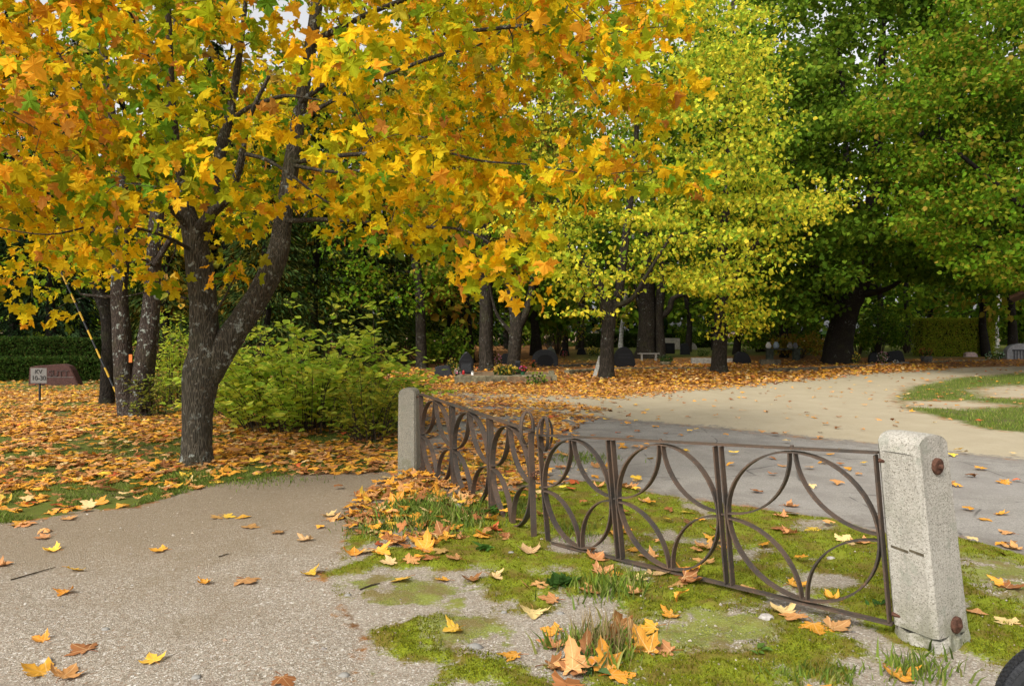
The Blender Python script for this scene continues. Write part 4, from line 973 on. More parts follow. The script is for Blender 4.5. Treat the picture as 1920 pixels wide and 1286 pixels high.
# roofed shelter, only its eave corner shows
Yh = 29.0; e = at(1893, 561, Yh)
hs = empty('shelter', (e[0] + 2, Yh, 0), 'brown wooden shelter whose roof corner shows at the right edge', 'shelter')
au, av = np.array([.80, -.60]), np.array([.60, .80])     # along the eave front, and away along the line of sight
def hp_(a_, b_, z): q = e[:2] + au * a_ + av * b_; return (q[0], q[1], z)
def slabbox(mb, c8): mb.add(c8, [(0, 3, 2, 1), (4, 5, 6, 7), (0, 1, 5, 4), (1, 2, 6, 5), (2, 3, 7, 6), (3, 0, 4, 7)])
mb = MB(); slabbox(mb, [hp_(1.6, 1, -.1), hp_(4.6, 1, -.1), hp_(4.6, 3, -.1), hp_(1.6, 3, -.1), hp_(1.6, 1, e[2] + .3), hp_(4.6, 1, e[2] + .3), hp_(4.6, 3, e[2] + .3), hp_(1.6, 3, e[2] + .3)]); mb.build('wall', M_WALLB, hs)
mb = MB()
for p0, p1, z0_, z1_ in ((0, 3.1, e[2], e[2] + 1.5), (6.2, 3.1, e[2], e[2] + 1.503)):
    slabbox(mb, [hp_(p0, 0, z0_), hp_(p1, 0, z1_), hp_(p1, 4, z1_), hp_(p0, 4, z0_), hp_(p0, 0, z0_ + .14), hp_(p1, 0, z1_ + .14), hp_(p1, 4, z1_ + .14), hp_(p0, 4, z0_ + .14)])
mb.build('roof', M_ROOF, hs)

# striped guy wire guard
Yg_ = 16.0; A_ = at(229, 761, Yg_); B_ = at(110, 500, Yg_ + .6); C_ = A_ + (B_ - A_) * 3.4
gw = empty('guy_wire', A_, 'thin slanting guy wire with a yellow and black striped guard', 'guy wire')
mb = MB(); tube(mb, [(*A_, .012), (*B_, .012), (*C_, .008)], 6); mb.build('wire', M_BLK, gw)
mb = MB(); ns_ = 15
for k in range(ns_):
    a, b = A_ + (B_ - A_) * (k / ns_), A_ + (B_ - A_) * ((k + 1) / ns_); tube(mb, [(*a, .021), (*b, .021)], 8, mi=(k + 1) % 2)
mb.build('striped_guard', [M_YELLOW, M_BLK], gw)
# ================================================================== TREES
def px4(rows):
    """rows (px, py, Y, width px) -> world (x,y,z,r)"""
    return np.array([np.r_[at(a, b, Y), w * Y / F / 2] for a, b, Y, w in rows])
def twigs_to(mb, nodes, cens, r0=.03, r1=.006, sides=5, sag=.15):
    cens = np.asarray(cens); d0 = np.array([np.min(np.linalg.norm(nodes[:, :3] - c, axis=1)) for c in cens])
    for c in cens[np.argsort(d0)]:
        dd = np.linalg.norm(nodes[:, :3] - c, axis=1) + np.where(nodes[:, 2] > c[2] + .5, .6, 0); nb = nodes[np.argmin(dd)]
        a = nb[:3]; v = c - a; ln = np.linalg.norm(v)
        if ln < .15: continue
        m1 = a + v * .35 + np.array([0, 0, sag * ln * .5]) + rng.normal(0, .05 * ln, 3); m2 = a + v * .7 + np.array([0, 0, sag * ln * .4]) + rng.normal(0, .05 * ln, 3)
        rr = min(r0, nb[3] * .7 + .004) * min(1, .4 + ln * .35)
        tube(mb, crs([np.r_[a, rr], np.r_[m1, rr * .75], np.r_[m2, rr * .5], np.r_[c, r1]], 3), sides, .1, cap=False)
        nodes = np.vstack([nodes, np.r_[m1, rr * .75], np.r_[m2, rr * .55], np.r_[c, max(r1, rr * .4)]])
def simple_trunk(base, top, r, lean=(0, 0), wob=.15, n=7):
    b = np.array(base, float); pts = []
    for i in range(n + 1):
        f = i / n; w = rng.normal(0, wob, 2) * (f > 0)
        pts.append((b[0] + lean[0] * f + w[0], b[1] + lean[1] * f + w[1], b[2] - .1 + (top + .1) * f, r * (1.35 if i == 0 else 1.0) * (1 - .8 * f)))
    return crs(pts, 4)

# ---- palettes (leaf's own colours)
Ypal = [(.86, .56, .012), (.86, .46, .012), (.68, .52, .015), (.84, .38, .03), (.60, .26, .05), (.12, .24, .015), (.36, .42, .015)]
YW = [4.6, 3.0, 3.0, 1.5, .9, 2.6, 4.2]
LIN = [(.50, .53, .035), (.70, .61, .045), (.32, .44, .035), (.15, .27, .02), (.74, .58, .05)]
LINW = [4, 3.4, 3.0, 2.4, 1.2]
DGR = [(.07, .14, .010), (.10, .19, .015), (.045, .09, .008), (.17, .26, .02), (.21, .23, .025)]
OLV = [(.17, .25, .015), (.26, .25, .02), (.08, .18, .01), (.13, .25, .012), (.36, .25, .04)]
MGR = [(.08, .17, .012), (.14, .23, .015), (.20, .26, .02), (.055, .11, .008)]
SPR = [(.014, .03, .010), (.022, .042, .014), (.009, .018, .007)]
SPG = [(.03, .06, .014), (.05, .085, .02), (.02, .04, .01), (.10, .10, .02)]
AUT = [(.36, .26, .03), (.26, .26, .03), (.42, .25, .03), (.14, .19, .02), (.28, .13, .03)]

# ---- 1. the front maple
t1 = zat(368, 872)
limbs = [
 [(368, 884, 8.93, 92), (368, 862, 8.93, 72), (369, 820, 8.93, 63), (371, 760, 8.93, 65), (378, 700, 8.93, 76), (384, 650, 8.93, 66), (381, 570, 8.95, 57), (374, 505, 8.95, 56), (362, 440, 8.95, 46), (345, 380, 8.9, 36), (330, 300, 8.8, 28), (320, 200, 8.6, 22), (316, 60, 8.5, 15), (310, -200, 8.5, 7)],
 [(392, 712, 8.93, 46), (418, 655, 8.95, 58), (452, 603, 9.0, 54), (490, 545, 9.05, 50), (520, 480, 9.1, 47), (533, 400, 9.25, 38), (548, 300, 9.35, 33), (560, 220, 9.45, 29), (575, 130, 9.55, 26), (590, 40, 9.65, 26), (600, -60, 9.7, 22), (606, -300, 9.9, 10)],
 [(366, 440, 8.95, 28), (400, 397, 8.8, 23), (428, 368, 8.7, 19), (450, 310, 8.6, 16), (457, 268, 8.55, 13), (470, 215, 8.5, 11), (505, 143, 8.4, 7)],
 [(456, 288, 8.6, 9), (500, 300, 8.4, 8), (545, 328, 8.2, 6), (600, 370, 8.0, 5), (660, 405, 7.8, 3)],
 [(372, 480, 8.95, 30), (398, 385, 9.2, 27), (414, 280, 9.4, 24), (428, 225, 9.5, 20), (442, 150, 9.6, 16), (456, 50, 9.7, 11), (470, -100, 9.8, 6)],
 [(428, 235, 9.5, 13), (462, 205, 9.3, 10), (510, 186, 9.0, 9), (545, 180, 8.8, 7), (610, 190, 8.5, 4)],
 [(548, 305, 9.3, 16), (640, 292, 8.9, 12), (720, 287, 8.3, 11), (820, 284, 7.8, 8), (905, 302, 7.2, 6), (1000, 310, 6.7, 4), (1120, 330, 6.3, 3)],
 [(534, 415, 9.2, 16), (620, 412, 8.8, 12), (760, 424, 8.0, 9), (860, 430, 7.4, 7), (930, 465, 6.9, 5), (965, 530, 6.5, 3)],
 [(585, 80, 9.6, 20), (640, 52, 9.2, 16), (700, 22, 8.8, 15), (770, -6, 8.5, 13), (860, -60, 8.2, 9), (960, -140, 8.0, 5)],
 [(566, 190, 9.4, 15), (650, 130, 9.0, 13), (740, 84, 8.4, 12), (800, 68, 8.0, 12), (900, 57, 7.6, 11), (1030, 49, 7.1, 10), (1075, 85, 6.9, 6), (1090, 130, 6.8, 4), (1120, 180, 6.6, 2)],
 [(1030, 50, 7.1, 7), (1060, 25, 7.0, 5), (1080, -40, 6.9, 4), (1180, -80, 6.7, 2)], [(1075, 85, 6.9, 4), (1160, 60, 6.7, 3), (1250, 50, 6.5, 2)],
 [(560, 225, 9.4, 12), (680, 160, 8.8, 10), (800, 112, 8.2, 11), (850, 98, 8.0, 9), (908, 80, 7.8, 6), (990, 20, 7.5, 3)],
 [(548, 310, 9.3, 11), (620, 322, 8.7, 9), (700, 320, 8.2, 8), (760, 332, 7.8, 6), (840, 370, 7.4, 4)],
 [(360, 435, 8.95, 20), (290, 360, 8.4, 15), (225, 300, 7.9, 11), (150, 250, 7.4, 8), (40, 215, 6.9, 5), (-120, 170, 6.6, 3)],
 [(345, 380, 8.9, 16), (250, 290, 9.2, 12), (130, 130, 9.4, 9), (40, 20, 9.6, 6), (-60, -80, 9.7, 3)],
 [(362, 470, 8.9, 12), (300, 440, 8.3, 9), (200, 420, 7.8, 7), (90, 440, 7.2, 4), (-40, 420, 6.9, 3)],
 [(330, 300, 8.8, 14), (300, 180, 8.0, 11), (260, 60, 7.3, 8), (200, -60, 6.9, 5)],
 [(388, 610, 8.95, 9), (420, 560, 8.6, 6), (440, 520, 8.4, 3)], [(350, 560, 8.9, 8), (300, 545, 8.9, 7), (240, 555, 8.8, 4)]]
limbs = [crs(px4(l), 5) for l in limbs]
for i, l in enumerate(limbs): l[:, 3] *= .86 if i < 6 else .66
nodes = np.concatenate(limbs)
T1 = empty('maple_tree', (*t1[:2], 0), 'forked golden maple nearest the camera with grey brown trunk', 'tree', 'trees along the cemetery path')
tr = MB()
for i, l in enumerate(limbs): tube(tr, l, 22 if i < 2 else 10, .045 if i < 2 else .07)
xs = [-700, 0, 100, 250, 330, 380, 440, 500, 560, 650, 740, 820, 880, 930, 960, 990, 1020, 1060, 1200, 1290, 1330, 1600]
bs = [570, 560, 565, 520, 470, 440, 500, 400, 415, 425, 435, 445, 460, 470, 480, 475, 450, 405, 400, 370, 250, 60]
bare = np.concatenate([limbs[i] for i in (6, 8, 9, 12, 2, 7)]); bX, bY = proj(bare[:, :3])
cl = []
while len(cl) < 840:
    p = unit(rng.normal(0, 1, 3)) * rng.uniform(.1, 1) ** .45 * np.array([5.9, 3.5, 3.9]) + np.array([-2.9, 8.0, 4.7])
    if p[1] < 4.9 or p[2] < 2.0 or p[2] > 7.8: continue
    X, Yp_ = proj(p); low = np.interp(X, xs, bs)
    if Yp_ > low - 24 * 8 / p[1]: continue
    if X > 1000 + 330 * rng.uniform(0, 1) ** .6: continue
    if 455 < X < 610 and 60 < Yp_ < 560 and p[1] < 9.5 and rng.uniform() < .55: continue
    if 380 < X < 470 and 120 < Yp_ < 420 and p[1] < 9.3 and rng.uniform() < .6: continue
    if 330 < X < 430 and Yp_ > 400 and p[1] < 9.1: continue
    k = np.argmin(np.hypot(bX - X, bY - Yp_))
    if math.hypot(bX[k] - X, bY[k] - Yp_) < 46 and p[1] < bare[k, 1] + .1 and rng.uniform() < .38: continue
    if X < 330 and Yp_ > 410 and p[1] < 6.8: continue
    if 490 < X < 590 and Yp_ < 50 and rng.uniform() < .7: continue
    cl.append(p)
for px, py, Y in ((960, 560, 6.2), (985, 520, 6.3), (890, 500, 6.4), (900, 525, 6.5), (950, 490, 6.2), (1010, 470, 6.6), (1115, 360, 6.0), (1260, 330, 6.2), (1300, 350, 6.3), (965, 365, 6.2), (720, 450, 7.0), (735, 420, 7.2), (975, 470, 6.4), (930, 455, 6.6), (850, 470, 7.2), (640, 440, 8.2), (780, 450, 7.3), (945, 530, 6.3), (430, 525, 8.3), (448, 500, 8.3), (310, 525, 8.2), (180, 480, 7.2), (130, 470, 7.3), (60, 560, 7.8), (90, 590, 8.3), (205, 430, 6.8), (60, 340, 5.9), (120, 330, 5.9), (190, 370, 6.0), (30, 330, 6.2), (1000, 330, 6.1), (830, 455, 7.2), (660, 380, 7.5), (1090, 300, 6.2)): cl.append(at(px, py, Y))
cl = np.array(cl); twigs_to(tr, nodes, cl, .022, .003)
tr.build('trunk', M_BARK, T1, smooth=True)
cr_ = MB()
for c in cl:
    X, Yp_ = proj(c); n = int(rng.integers(13, 27)) if Yp_ < 440 or rng.uniform() < .5 else int(rng.integers(9, 18)); w = np.array(YW) * rng.uniform(.2, 1.6, 7)
    g = math.exp(-((X - 330) / 170) ** 2 - ((Yp_ - 250) / 210) ** 2); w[5] += 14 * g * rng.uniform(0, 1.3); w[6] += 8 * g
    if X < 260 and Yp_ < 330: w[3] += 3; w[4] += 2.5; w[1] += 3
    if X > 620: w[0] += 3; w[6] += 4; w[2] += 3
    if X > 860: w[3] += 1.6; w[1] += 2.0
    clump(cr_, MAPLE_MID, c, (.36, .36, .16), n, .113, pal(Ypal, n, w, .13), droop=.55, flat=.35, curl=.22)
cr_.build('crown', M_LEAF, T1)

# ---- general deciduous tree
def lit_side6(c):
    X, Yq = proj(c); return X < 1640 and Yq < 470
def tree(name, label, limbs_, cens, tpl, leaf, n, rad, palette, w=None, barkm=M_BARKF, group='trees along the cemetery path', mat=M_LEAF, sides=12, r0=.05, flat=.6, droop=.4, tw=True, jitc=.3, cat='tree', extra=None):
    base = limbs_[0][0]
    root = empty(name, (base[0], base[1], 0), label, cat, group); tr = MB()
    for i, l in enumerate(limbs_): tube(tr, l, sides if i < 2 else 7, .07)
    if tw: twigs_to(tr, np.concatenate(limbs_), cens, r0, .008, 4)
    if extra: extra(tr)
    tr.build('trunk', barkm, root, smooth=True); cr = MB()
    for i, c in enumerate(cens):
        m = int(n * rng.uniform(.6, 1.3)); ww = np.ones(len(palette)) if w is None else np.array(w, float); ww = ww * rng.uniform(1 - jitc, 1 + jitc * 2, len(palette))
        if palette is DGR and leaf == .22 and lit_side6(c): ww = ww * np.array([1, 2, .4, 5, 2.5])  # lit upper left of the big crown painted in with lighter leaf colours
        clump(cr, tpl, c, np.asarray(rad) * rng.uniform(.75, 1.25), m, leaf, pal(palette, m, ww, .15), droop, flat)
    cr.build('crown', mat, root); return root
def blob(n, c, r, test=None, shell=.35, zmin=None):
    out = []
    while len(out) < n:
        p = np.array(c) + unit(rng.normal(0, 1, 3)) * rng.uniform(shell, 1) ** .5 * np.array(r)
        if zmin is not None and p[2] < zmin: continue
        if test is None or test(p): out.append(p)
    return np.array(out)
def below(xs, bs, off=0):
    return lambda p: proj(p)[1] < np.interp(proj(p)[0], xs, bs) - off

# ---- 2. lichen twin trunk on the left
g2 = zat(245, 782); Y2 = g2[1]
l2 = [crs(px4([(252, 792, Y2, 66), (240, 765, Y2, 40), (232, 700, Y2, 34), (228, 620, Y2, 32), (224, 540, Y2, 30), (230, 450, Y2, 28), (225, 330, Y2, 24), (205, 200, Y2, 18), (190, 60, Y2, 12), (180, -100, Y2, 6)]), 5),
      crs(px4([(256, 790, Y2 + .1, 56), (262, 750, Y2 + .1, 48), (270, 690, Y2 + .1, 38), (280, 620, Y2 + .1, 34), (286, 540, Y2 + .1, 28), (291, 450, Y2 + .1, 26), (300, 330, Y2 + .2, 22), (320, 200, Y2 + .2, 16), (330, 40, Y2 + .2, 9)]), 5),
      crs(px4([(226, 520, Y2, 14), (180, 430, Y2 - .3, 10), (110, 350, Y2 - .6, 7), (20, 290, Y2 - .8, 4)]), 4), crs(px4([(232, 556, Y2 - .05, 8), (195, 556, Y2 - .1, 7), (152, 552, Y2 - .1, 4)]), 4),
      crs(px4([(288, 500, Y2, 12), (340, 420, Y2, 9), (420, 340, Y2, 5)]), 4)]
c2 = blob(230, (g2[0] - .3, Y2, 5.6), (4.6, 3.0, 3.4), below([-600, 0, 120, 220, 330, 420, 700], [600, 600, 600, 520, 520, 470, 380], 16))
t2 = tree('maple_tree', 'twin trunked tree covered in pale lichen, left of the front maple', l2, c2, MAPLE2, .125, 24, (.45, .45, .25), Ypal, [4, 2, 4, .7, .4, 3, 4], M_BARKL, sides=16, r0=.03)
q = at(245, 672, Y2 - .30); MB().box(q - [.03, .012, .075], q + [.03, .012, .075]).build('orange_tag', M_ORANGE, t2)

# ---- 3. dark leaning trunk behind it
g3 = zat(201, 757); Y3 = g3[1]
l3 = [crs(px4([(201, 764, Y3, 34), (201, 740, Y3, 26), (203, 680, Y3, 24), (204, 620, Y3, 26), (198, 580, Y3, 25), (184, 540, Y3, 24), (172, 480, Y3, 22), (150, 380, Y3, 18), (120, 250, Y3, 13), (90, 60, Y3, 7)]), 5)]
c3 = blob(110, (g3[0] - 1.6, Y3 + .6, 5.4), (3.6, 2.6, 3.2), below([-600, 0, 330], [600, 585, 540], 16))
tree('maple_tree', 'dark leaning trunk between the small sign and the lichen tree', l3, c3, MAPLE2, .13, 24, (.45, .45, .28), Ypal, [3, 1, 4, .5, .4, 4, 5], M_BARKD, sides=14, r0=.03)

# ---- 4/5. yellow lindens
Y4 = gnd(1137, 710)[1]; Y5 = gnd(1348, 699)[1]
l4 = [crs(px4([(1137, 714, Y4, 38), (1138, 695, Y4, 29), (1139, 640, Y4, 26), (1141, 592, Y4, 27), (1128, 545, Y4, 20), (1098, 498, Y4, 13), (1060, 440, Y4, 9), (1040, 330, Y4, 6)]), 5),
      crs(px4([(1142, 600, Y4, 20), (1158, 560, Y4, 18), (1166, 500, Y4, 17), (1176, 420, Y4, 14), (1190, 300, Y4, 11), (1200, 100, Y4, 7), (1205, -60, Y4, 4)]), 5),
      crs(px4([(1150, 575, Y4, 13), (1185, 560, Y4 - .4, 9), (1210, 520, Y4 - .7, 7), (1260, 440, Y4 - 1, 5)]), 4), crs(px4([(1135, 598, Y4, 8), (1110, 580, Y4 - .8, 6), (1085, 570, Y4 - 1.5, 4)]), 4)]
x4 = [850, 900, 1000, 1040, 1060, 1150, 1170, 1240, 1290, 1310, 1430, 1440, 1480, 1560, 1600]; b4 = [380, 430, 470, 560, 600, 600, 520, 520, 520, 560, 520, 480, 440, 410, 300]
f4 = below(x4, b4, 12)
def t4(p):
    X, Yp_ = proj(p)
    if X < 900 and Yp_ < 300: return False
    if X > 1460 and Yp_ < 340: return False
    return f4(p)
def ledges(c, m):
    """flat leaf sprays reaching out towards the light"""
    return c
c4 = blob(235, ((1215 - CX) * (Y4 - 1) / F, Y4 - 1.5, 6.6), (5.2, 3.4, 6.8), t4, .45, 2.2)
tree('linden_tree', 'bright yellow green linden left of its smaller neighbour, forked low', l4, c4, LINDEN, .135, 72, (1.35, 1.0, .17), LIN, LINW, M_BARKF, droop=.45, flat=.35, jitc=.6)
l5 = [crs(px4([(1350, 704, Y5, 40), (1348, 685, Y5, 30), (1350, 640, Y5, 27), (1353, 590, Y5, 25), (1352, 500, Y5, 21), (1362, 380, Y5, 16), (1370, 200, Y5, 11), (1375, 0, Y5, 6)]), 5), crs(px4([(1354, 570, Y5, 12), (1400, 480, Y5 - .6, 9), (1470, 410, Y5 - 1.2, 6), (1540, 380, Y5 - 1.6, 4)]), 4),
      crs(px4([(1352, 560, Y5, 10), (1372, 590, Y5 - 1, 5), (1398, 618, Y5 - 2, 2)]), 4)]
f5 = below([1240, 1290, 1330, 1340, 1390, 1430, 1440, 1520, 1560, 1600], [520, 560, 580, 620, 660, 620, 510, 440, 410, 300], 10)
def t5(p): return f5(p) and not (1325 < proj(p)[0] < 1375 and proj(p)[1] > 540 and p[1] > Y5 - 1.2)
c5 = blob(165, ((1395 - CX) * (Y5 - 1.5) / F, Y5 - 1.8, 7.0), (4.3, 3.0, 7.0), lambda p: t5(p) and not (proj(p)[0] > 1450 and proj(p)[1] < 330), .4, 1.5)
c5 = np.concatenate([c5, [at(px, py, Y5 - 2.2) for px, py in ((1380, 570), (1400, 590), (1350, 545), (1330, 530), (1410, 560), (1395, 610), (1420, 535), (1300, 520), (1365, 595), (1530, 385), (1500, 400), (1480, 430))]])
tree('linden_tree', 'yellow leaved linden with a straight slim trunk, right of the forked linden', l5, c5, LINDEN, .14, 66, (1.25, .95, .17), LIN, [3.2, 4, 2.6, 2.2, 1.8], M_BARKF, droop=.45, flat=.35, jitc=.6)

# ---- 6. big dark linden
Y6 = gnd(1572, 682)[1]
l6 = [crs(px4([(1573, 690, Y6, 76), (1572, 675, Y6, 58), (1573, 640, Y6, 48), (1580, 605, Y6, 46), (1592, 570, Y6, 42), (1612, 530, Y6, 36), (1628, 450, Y6, 28), (1640, 330, Y6, 22), (1650, 200, Y6, 16), (1656, 40, Y6, 9)]), 5),
      crs(px4([(1580, 600, Y6, 30), (1556, 565, Y6, 28), (1540, 530, Y6, 22), (1520, 470, Y6, 17), (1500, 380, Y6, 12), (1480, 240, Y6, 7)]), 5),
      crs(px4([(1606, 552, Y6, 18), (1640, 548, Y6 - .5, 13), (1675, 536, Y6 - 1, 9), (1720, 500, Y6 - 1.5, 5)]), 4), crs(px4([(1630, 430, Y6, 15), (1590, 330, Y6, 12), (1585, 215, Y6, 9), (1570, 60, Y6, 5)]), 4),
      crs(px4([(1640, 330, Y6, 14), (1700, 280, Y6, 10), (1780, 200, Y6, 6)]), 4)]
f6 = below([1100, 1180, 1400, 1440, 1500, 1560, 1600, 1640, 1700, 1760, 1850, 1950, 2100], [400, 500, 560, 600, 620, 590, 500, 520, 520, 545, 560, 560, 540], 14)
def sky6(p):
    X, Yq = proj(p)
    for a, b, r in ((1505, 50, 55), (1480, 85, 40), (1640, 120, 60), (1600, 150, 45), (1700, 160, 50), (1880, 75, 45), (1660, 60, 30)):
        if (X - a) ** 2 + (Yq - b) ** 2 < r * r and rng.uniform() < .8: return False
    return f6(p)
c6 = blob(820, ((1590 - CX) * Y6 / F, Y6 - 1.0, 10.5), (11.5, 7.0, 11.0), sky6, .30, 1.6)
tree('old_linden_tree', 'huge dark green tree with a thick black trunk, right of centre', l6, c6, LINDEN, .22, 115, (1.25, 1.1, .5), DGR, [4, 4, 3, 2.2, 1], M_BARKD, sides=16, r0=.09, jitc=.6)
# ---- 7. olive tree whose trunk is right of the frame
Y7 = 26.0; x7 = (2060 - CX) * Y7 / F
l7 = [simple_trunk((x7, Y7, 0), 14, .45), crs([(x7, Y7, 4, .2), (x7 - 3, Y7 - .5, 6, .12), (x7 - 6, Y7 - .5, 8.5, .05)], 4), crs([(x7, Y7, 3, .16), (x7 - 2.5, Y7 - 1, 4, .1), (x7 - 5, Y7 - 1, 4.6, .04)], 4)]
f7 = below([1560, 1640, 1700, 1760, 1850, 1900, 2300], [120, 300, 440, 500, 530, 560, 560], 14)
def sky7(p):
    X, Yq = proj(p); return f7(p) and not ((X - 1890) ** 2 + (Yq - 70) ** 2 < 45 ** 2) and X < 2150
c7 = blob(430, (x7 - 1.5, Y7, 8.0), (7.8, 4.4, 7.0), sky7, .4, 2.4)
tree('linden_tree', 'olive and tan leaved tree hanging in from the right edge', l7, c7, LINDEN, .165, 70, (.95, .8, .34), OLV, [3, 2.2, 3.2, 3.4, .9], M_BARKD, r0=.05, jitc=.4)

# ---- mid trees with visible trunks
def midtree(name, label, px, pyb, wpx, rows, crown, n, leaf, palette, w=None, barkm=M_BARKF, cnt=40, rad=(.9, .8, .45), tpl=LINDEN, extra=(), mat=M_LEAF):
    Y = H * F / (pyb - HY)
    ls = [crs(px4([(px, pyb + 4, Y, wpx * 1.35), (px, pyb - 12, Y, wpx)] + [(a, b, Y, c) for a, b, c in rows]), 4)] + [crs(px4([(a, b, Y, c) for a, b, c in e]), 4) for e in extra]
    (cx_, cy_), (rx_, rz_), ry_, bot = crown
    c = at(cx_, cy_, Y); k = Y / F
    cs = blob(n, c, (rx_ * k, ry_, rz_ * k), lambda p: proj(p)[1] < bot, .3, 1.0)
    return tree(name, label, ls, cs, tpl, leaf, cnt, rad, palette, w, barkm, mat=mat, sides=10, jitc=.5)
midtree('deciduous_tree', 'straight dark trunk rising right of the leafy shrub', 790, 690, 23, [(789, 620, 19), (787, 540, 18), (778, 480, 16), (770, 380, 13), (760, 200, 8)], ((745, 350), (230, 300), 3.5, 575), 220, .17, OLV, [3, 2, 3, 4, .8])
midtree('deciduous_tree', 'thick grey trunk standing behind the raised grave bed', 912, 694, 30, [(911, 640, 27), (912, 560, 26), (912, 480, 22), (915, 330, 16), (920, 100, 8)], ((900, 280), (200, 280), 3.5, 570), 190, .17, AUT, [2, 3, 2, 4, .6])
midtree('deciduous_tree', 'short trunk forking low behind the yellow grave flowers', 963, 696, 27, [(966, 640, 25), (968, 600, 24), (958, 540, 18), (950, 470, 13), (940, 380, 8)], ((985, 400), (120, 140), 2.5, 560), 60, .15, OLV, [2, 1, 3, 4, .4],
        extra=[[(970, 615, 17), (988, 580, 15), (1000, 520, 12), (1003, 440, 8), (1010, 360, 5)], [(960, 625, 9), (938, 600, 7), (925, 570, 5), (915, 520, 3)]])
midtree('old_deciduous_tree', 'broad double trunk with curved arms, behind the bench', 1210, 672, 40, [(1211, 640, 34), (1213, 600, 32), (1212, 560, 30), (1216, 480, 26), (1222, 360, 18), (1230, 120, 9)], ((1230, 250), (260, 330), 5, 520), 200, .22, MGR, [3, 4, 3, 2], M_BARKF,
        extra=[[(1238, 672, 20), (1238, 640, 18), (1235, 590, 18), (1240, 540, 17), (1246, 450, 13), (1255, 300, 8)], [(1232, 602, 13), (1255, 580, 12), (1262, 560, 10), (1290, 552, 6), (1320, 556, 3)], [(1214, 600, 10), (1198, 570, 8), (1190, 530, 6), (1185, 480, 4)]])
for i, (px, pyb, w_, lab) in enumerate(((1084, 655, 9, 'thin pale trunk left of the forked linden, far behind'), (1092, 656, 7, 'thinner companion of the thin pale trunk, touching its right side'))):
    midtree('slender_tree', lab, px, pyb, w_, [(px + 1, 600, w_ - 1), (px + 4, 500, w_ - 2), (px + 4, 300, 4)], ((px, 250), (90, 160), 3, 480), 40, .25, MGR, cnt=40)
midtree('birch_tree', 'white birch trunk leaning right of the forked linden', 1164, 652, 9, [(1168, 600, 8), (1176, 540, 8), (1186, 480, 7), (1195, 300, 5)], ((1200, 220), (80, 160), 3, 460), 40, .2, AUT, None, M_BIRCH, cnt=40)
midtree('birch_tree', 'pale birch trunk standing behind the right hedge', 1778, 648, 10, [(1778, 600, 9), (1776, 550, 9), (1775, 470, 8), (1776, 300, 5)], ((1775, 200), (120, 190), 3, 520), 60, .25, MGR, None, M_BIRCH, cnt=40)
midtree('birch_tree', 'slim birch trunk right of the clipped right hedge', 1870, 652, 6, [(1870, 600, 5), (1872, 540, 5), (1873, 380, 4)], ((1870, 300), (80, 160), 3, 520), 40, .25, MGR, None, M_BIRCH, cnt=36)

# ---- spruces and background trees
def spruce(x, Y, h, rad, label, z0=.4, n=6000, palette=SPR, group='dark spruces behind the graves'):
    root = empty('spruce_tree', (x, Y, 0), label, 'tree', group); tr = MB(); tube(tr, simple_trunk((x, Y, 0), h, .22, wob=.05), 8, .06); tr.build('trunk', M_BARKD, root)
    f = rng.uniform(0, 1, n) ** .8; z = z0 + (h - z0) * f; rr = rad * (1 - f) * rng.uniform(.25, 1.0, n) ** .6 + .1; a = rng.uniform(0, 6.28, n)
    lay = np.sin(z * 5.5 + a * .6) * .18
    pos = np.stack([x + np.cos(a) * rr, Y + np.sin(a) * rr, z - rr * .28 + lay], -1)
    d = np.stack([np.cos(a), np.sin(a), rng.normal(-.45, .25, n)], -1) + rng.normal(0, .2, (n, 3)); nm = np.stack([rng.normal(0, .4, n), rng.normal(0, .4, n), np.ones(n)], -1)
    cr = MB(); leaves(cr, NEEDLE, pos, d, nm, rng.uniform(.18, .42, n), pal(palette, n, None, .22)); cr.build('crown', M_FAR, root); return root
def label_at(kind, px, extra): return f'{kind} {extra}'
SP = [(-60, 30, 15, 'far left behind the clipped hedge'), (25, 34, 17, 'behind the hedge above the small sign'), (95, 31, 14, 'behind the hedge above the red granite stone'), (160, 37, 18, 'behind the hedge left of the dark leaning trunk'),
      (310, 33, 12, 'seen between the lichen tree and the front maple'), (405, 36, 16, 'seen in the fork of the front maple'), (500, 31, 11, 'right behind the fork of the front maple'), (590, 33, 13, 'behind the left half of the leafy shrub'), (680, 35, 14, 'behind the right half of the leafy shrub'), (735, 39, 15, 'left of the straight dark trunk'), (845, 42, 15, 'between the straight dark trunk and the thick grey trunk'),
      (780, 60, 26, 'tall one showing at the top edge'), (-200, 33, 18, 'beyond the left edge of the hedge')]
for px, Y, h, e in SP: spruce((px - CX) * Y / F, Y, h, h * .21 + .6, f'dark spruce {e}', .3, 11000, SPG if 300 < px < 760 else SPR)
BG = [(230, 44, 15, DGR), (470, 48, 17, AUT), (640, 46, 16, MGR), (870, 52, 17, MGR), (1000, 50, 16, DGR), (1060, 62, 20, MGR), (1140, 66, 22, OLV), (1290, 58, 19, MGR), (1340, 64, 20, DGR), (1430, 60, 18, MGR), (1490, 54, 13, DGR), (1700, 62, 19, MGR), (1745, 72, 18, OLV), (1840, 66, 18, MGR), (1930, 58, 17, DGR), (-120, 46, 17, DGR), (60, 50, 18, MGR), (2040, 50, 18, MGR), (950, 70, 22, DGR), (1240, 74, 22, DGR), (560, 62, 18, OLV), (360, 58, 19, AUT), (1560, 50, 24, MGR), (1640, 56, 27, DGR), (1460, 58, 25, OLV), (1850, 48, 21, OLV), (1990, 54, 26, MGR), (1380, 52, 22, MGR), (430, 34, 18, AUT), (690, 36, 20, OLV), (880, 38, 21, AUT), (1010, 44, 25, MGR), (230, 36, 19, OLV), (1900, 44, 24, OLV), (1470, 46, 24, MGR)]
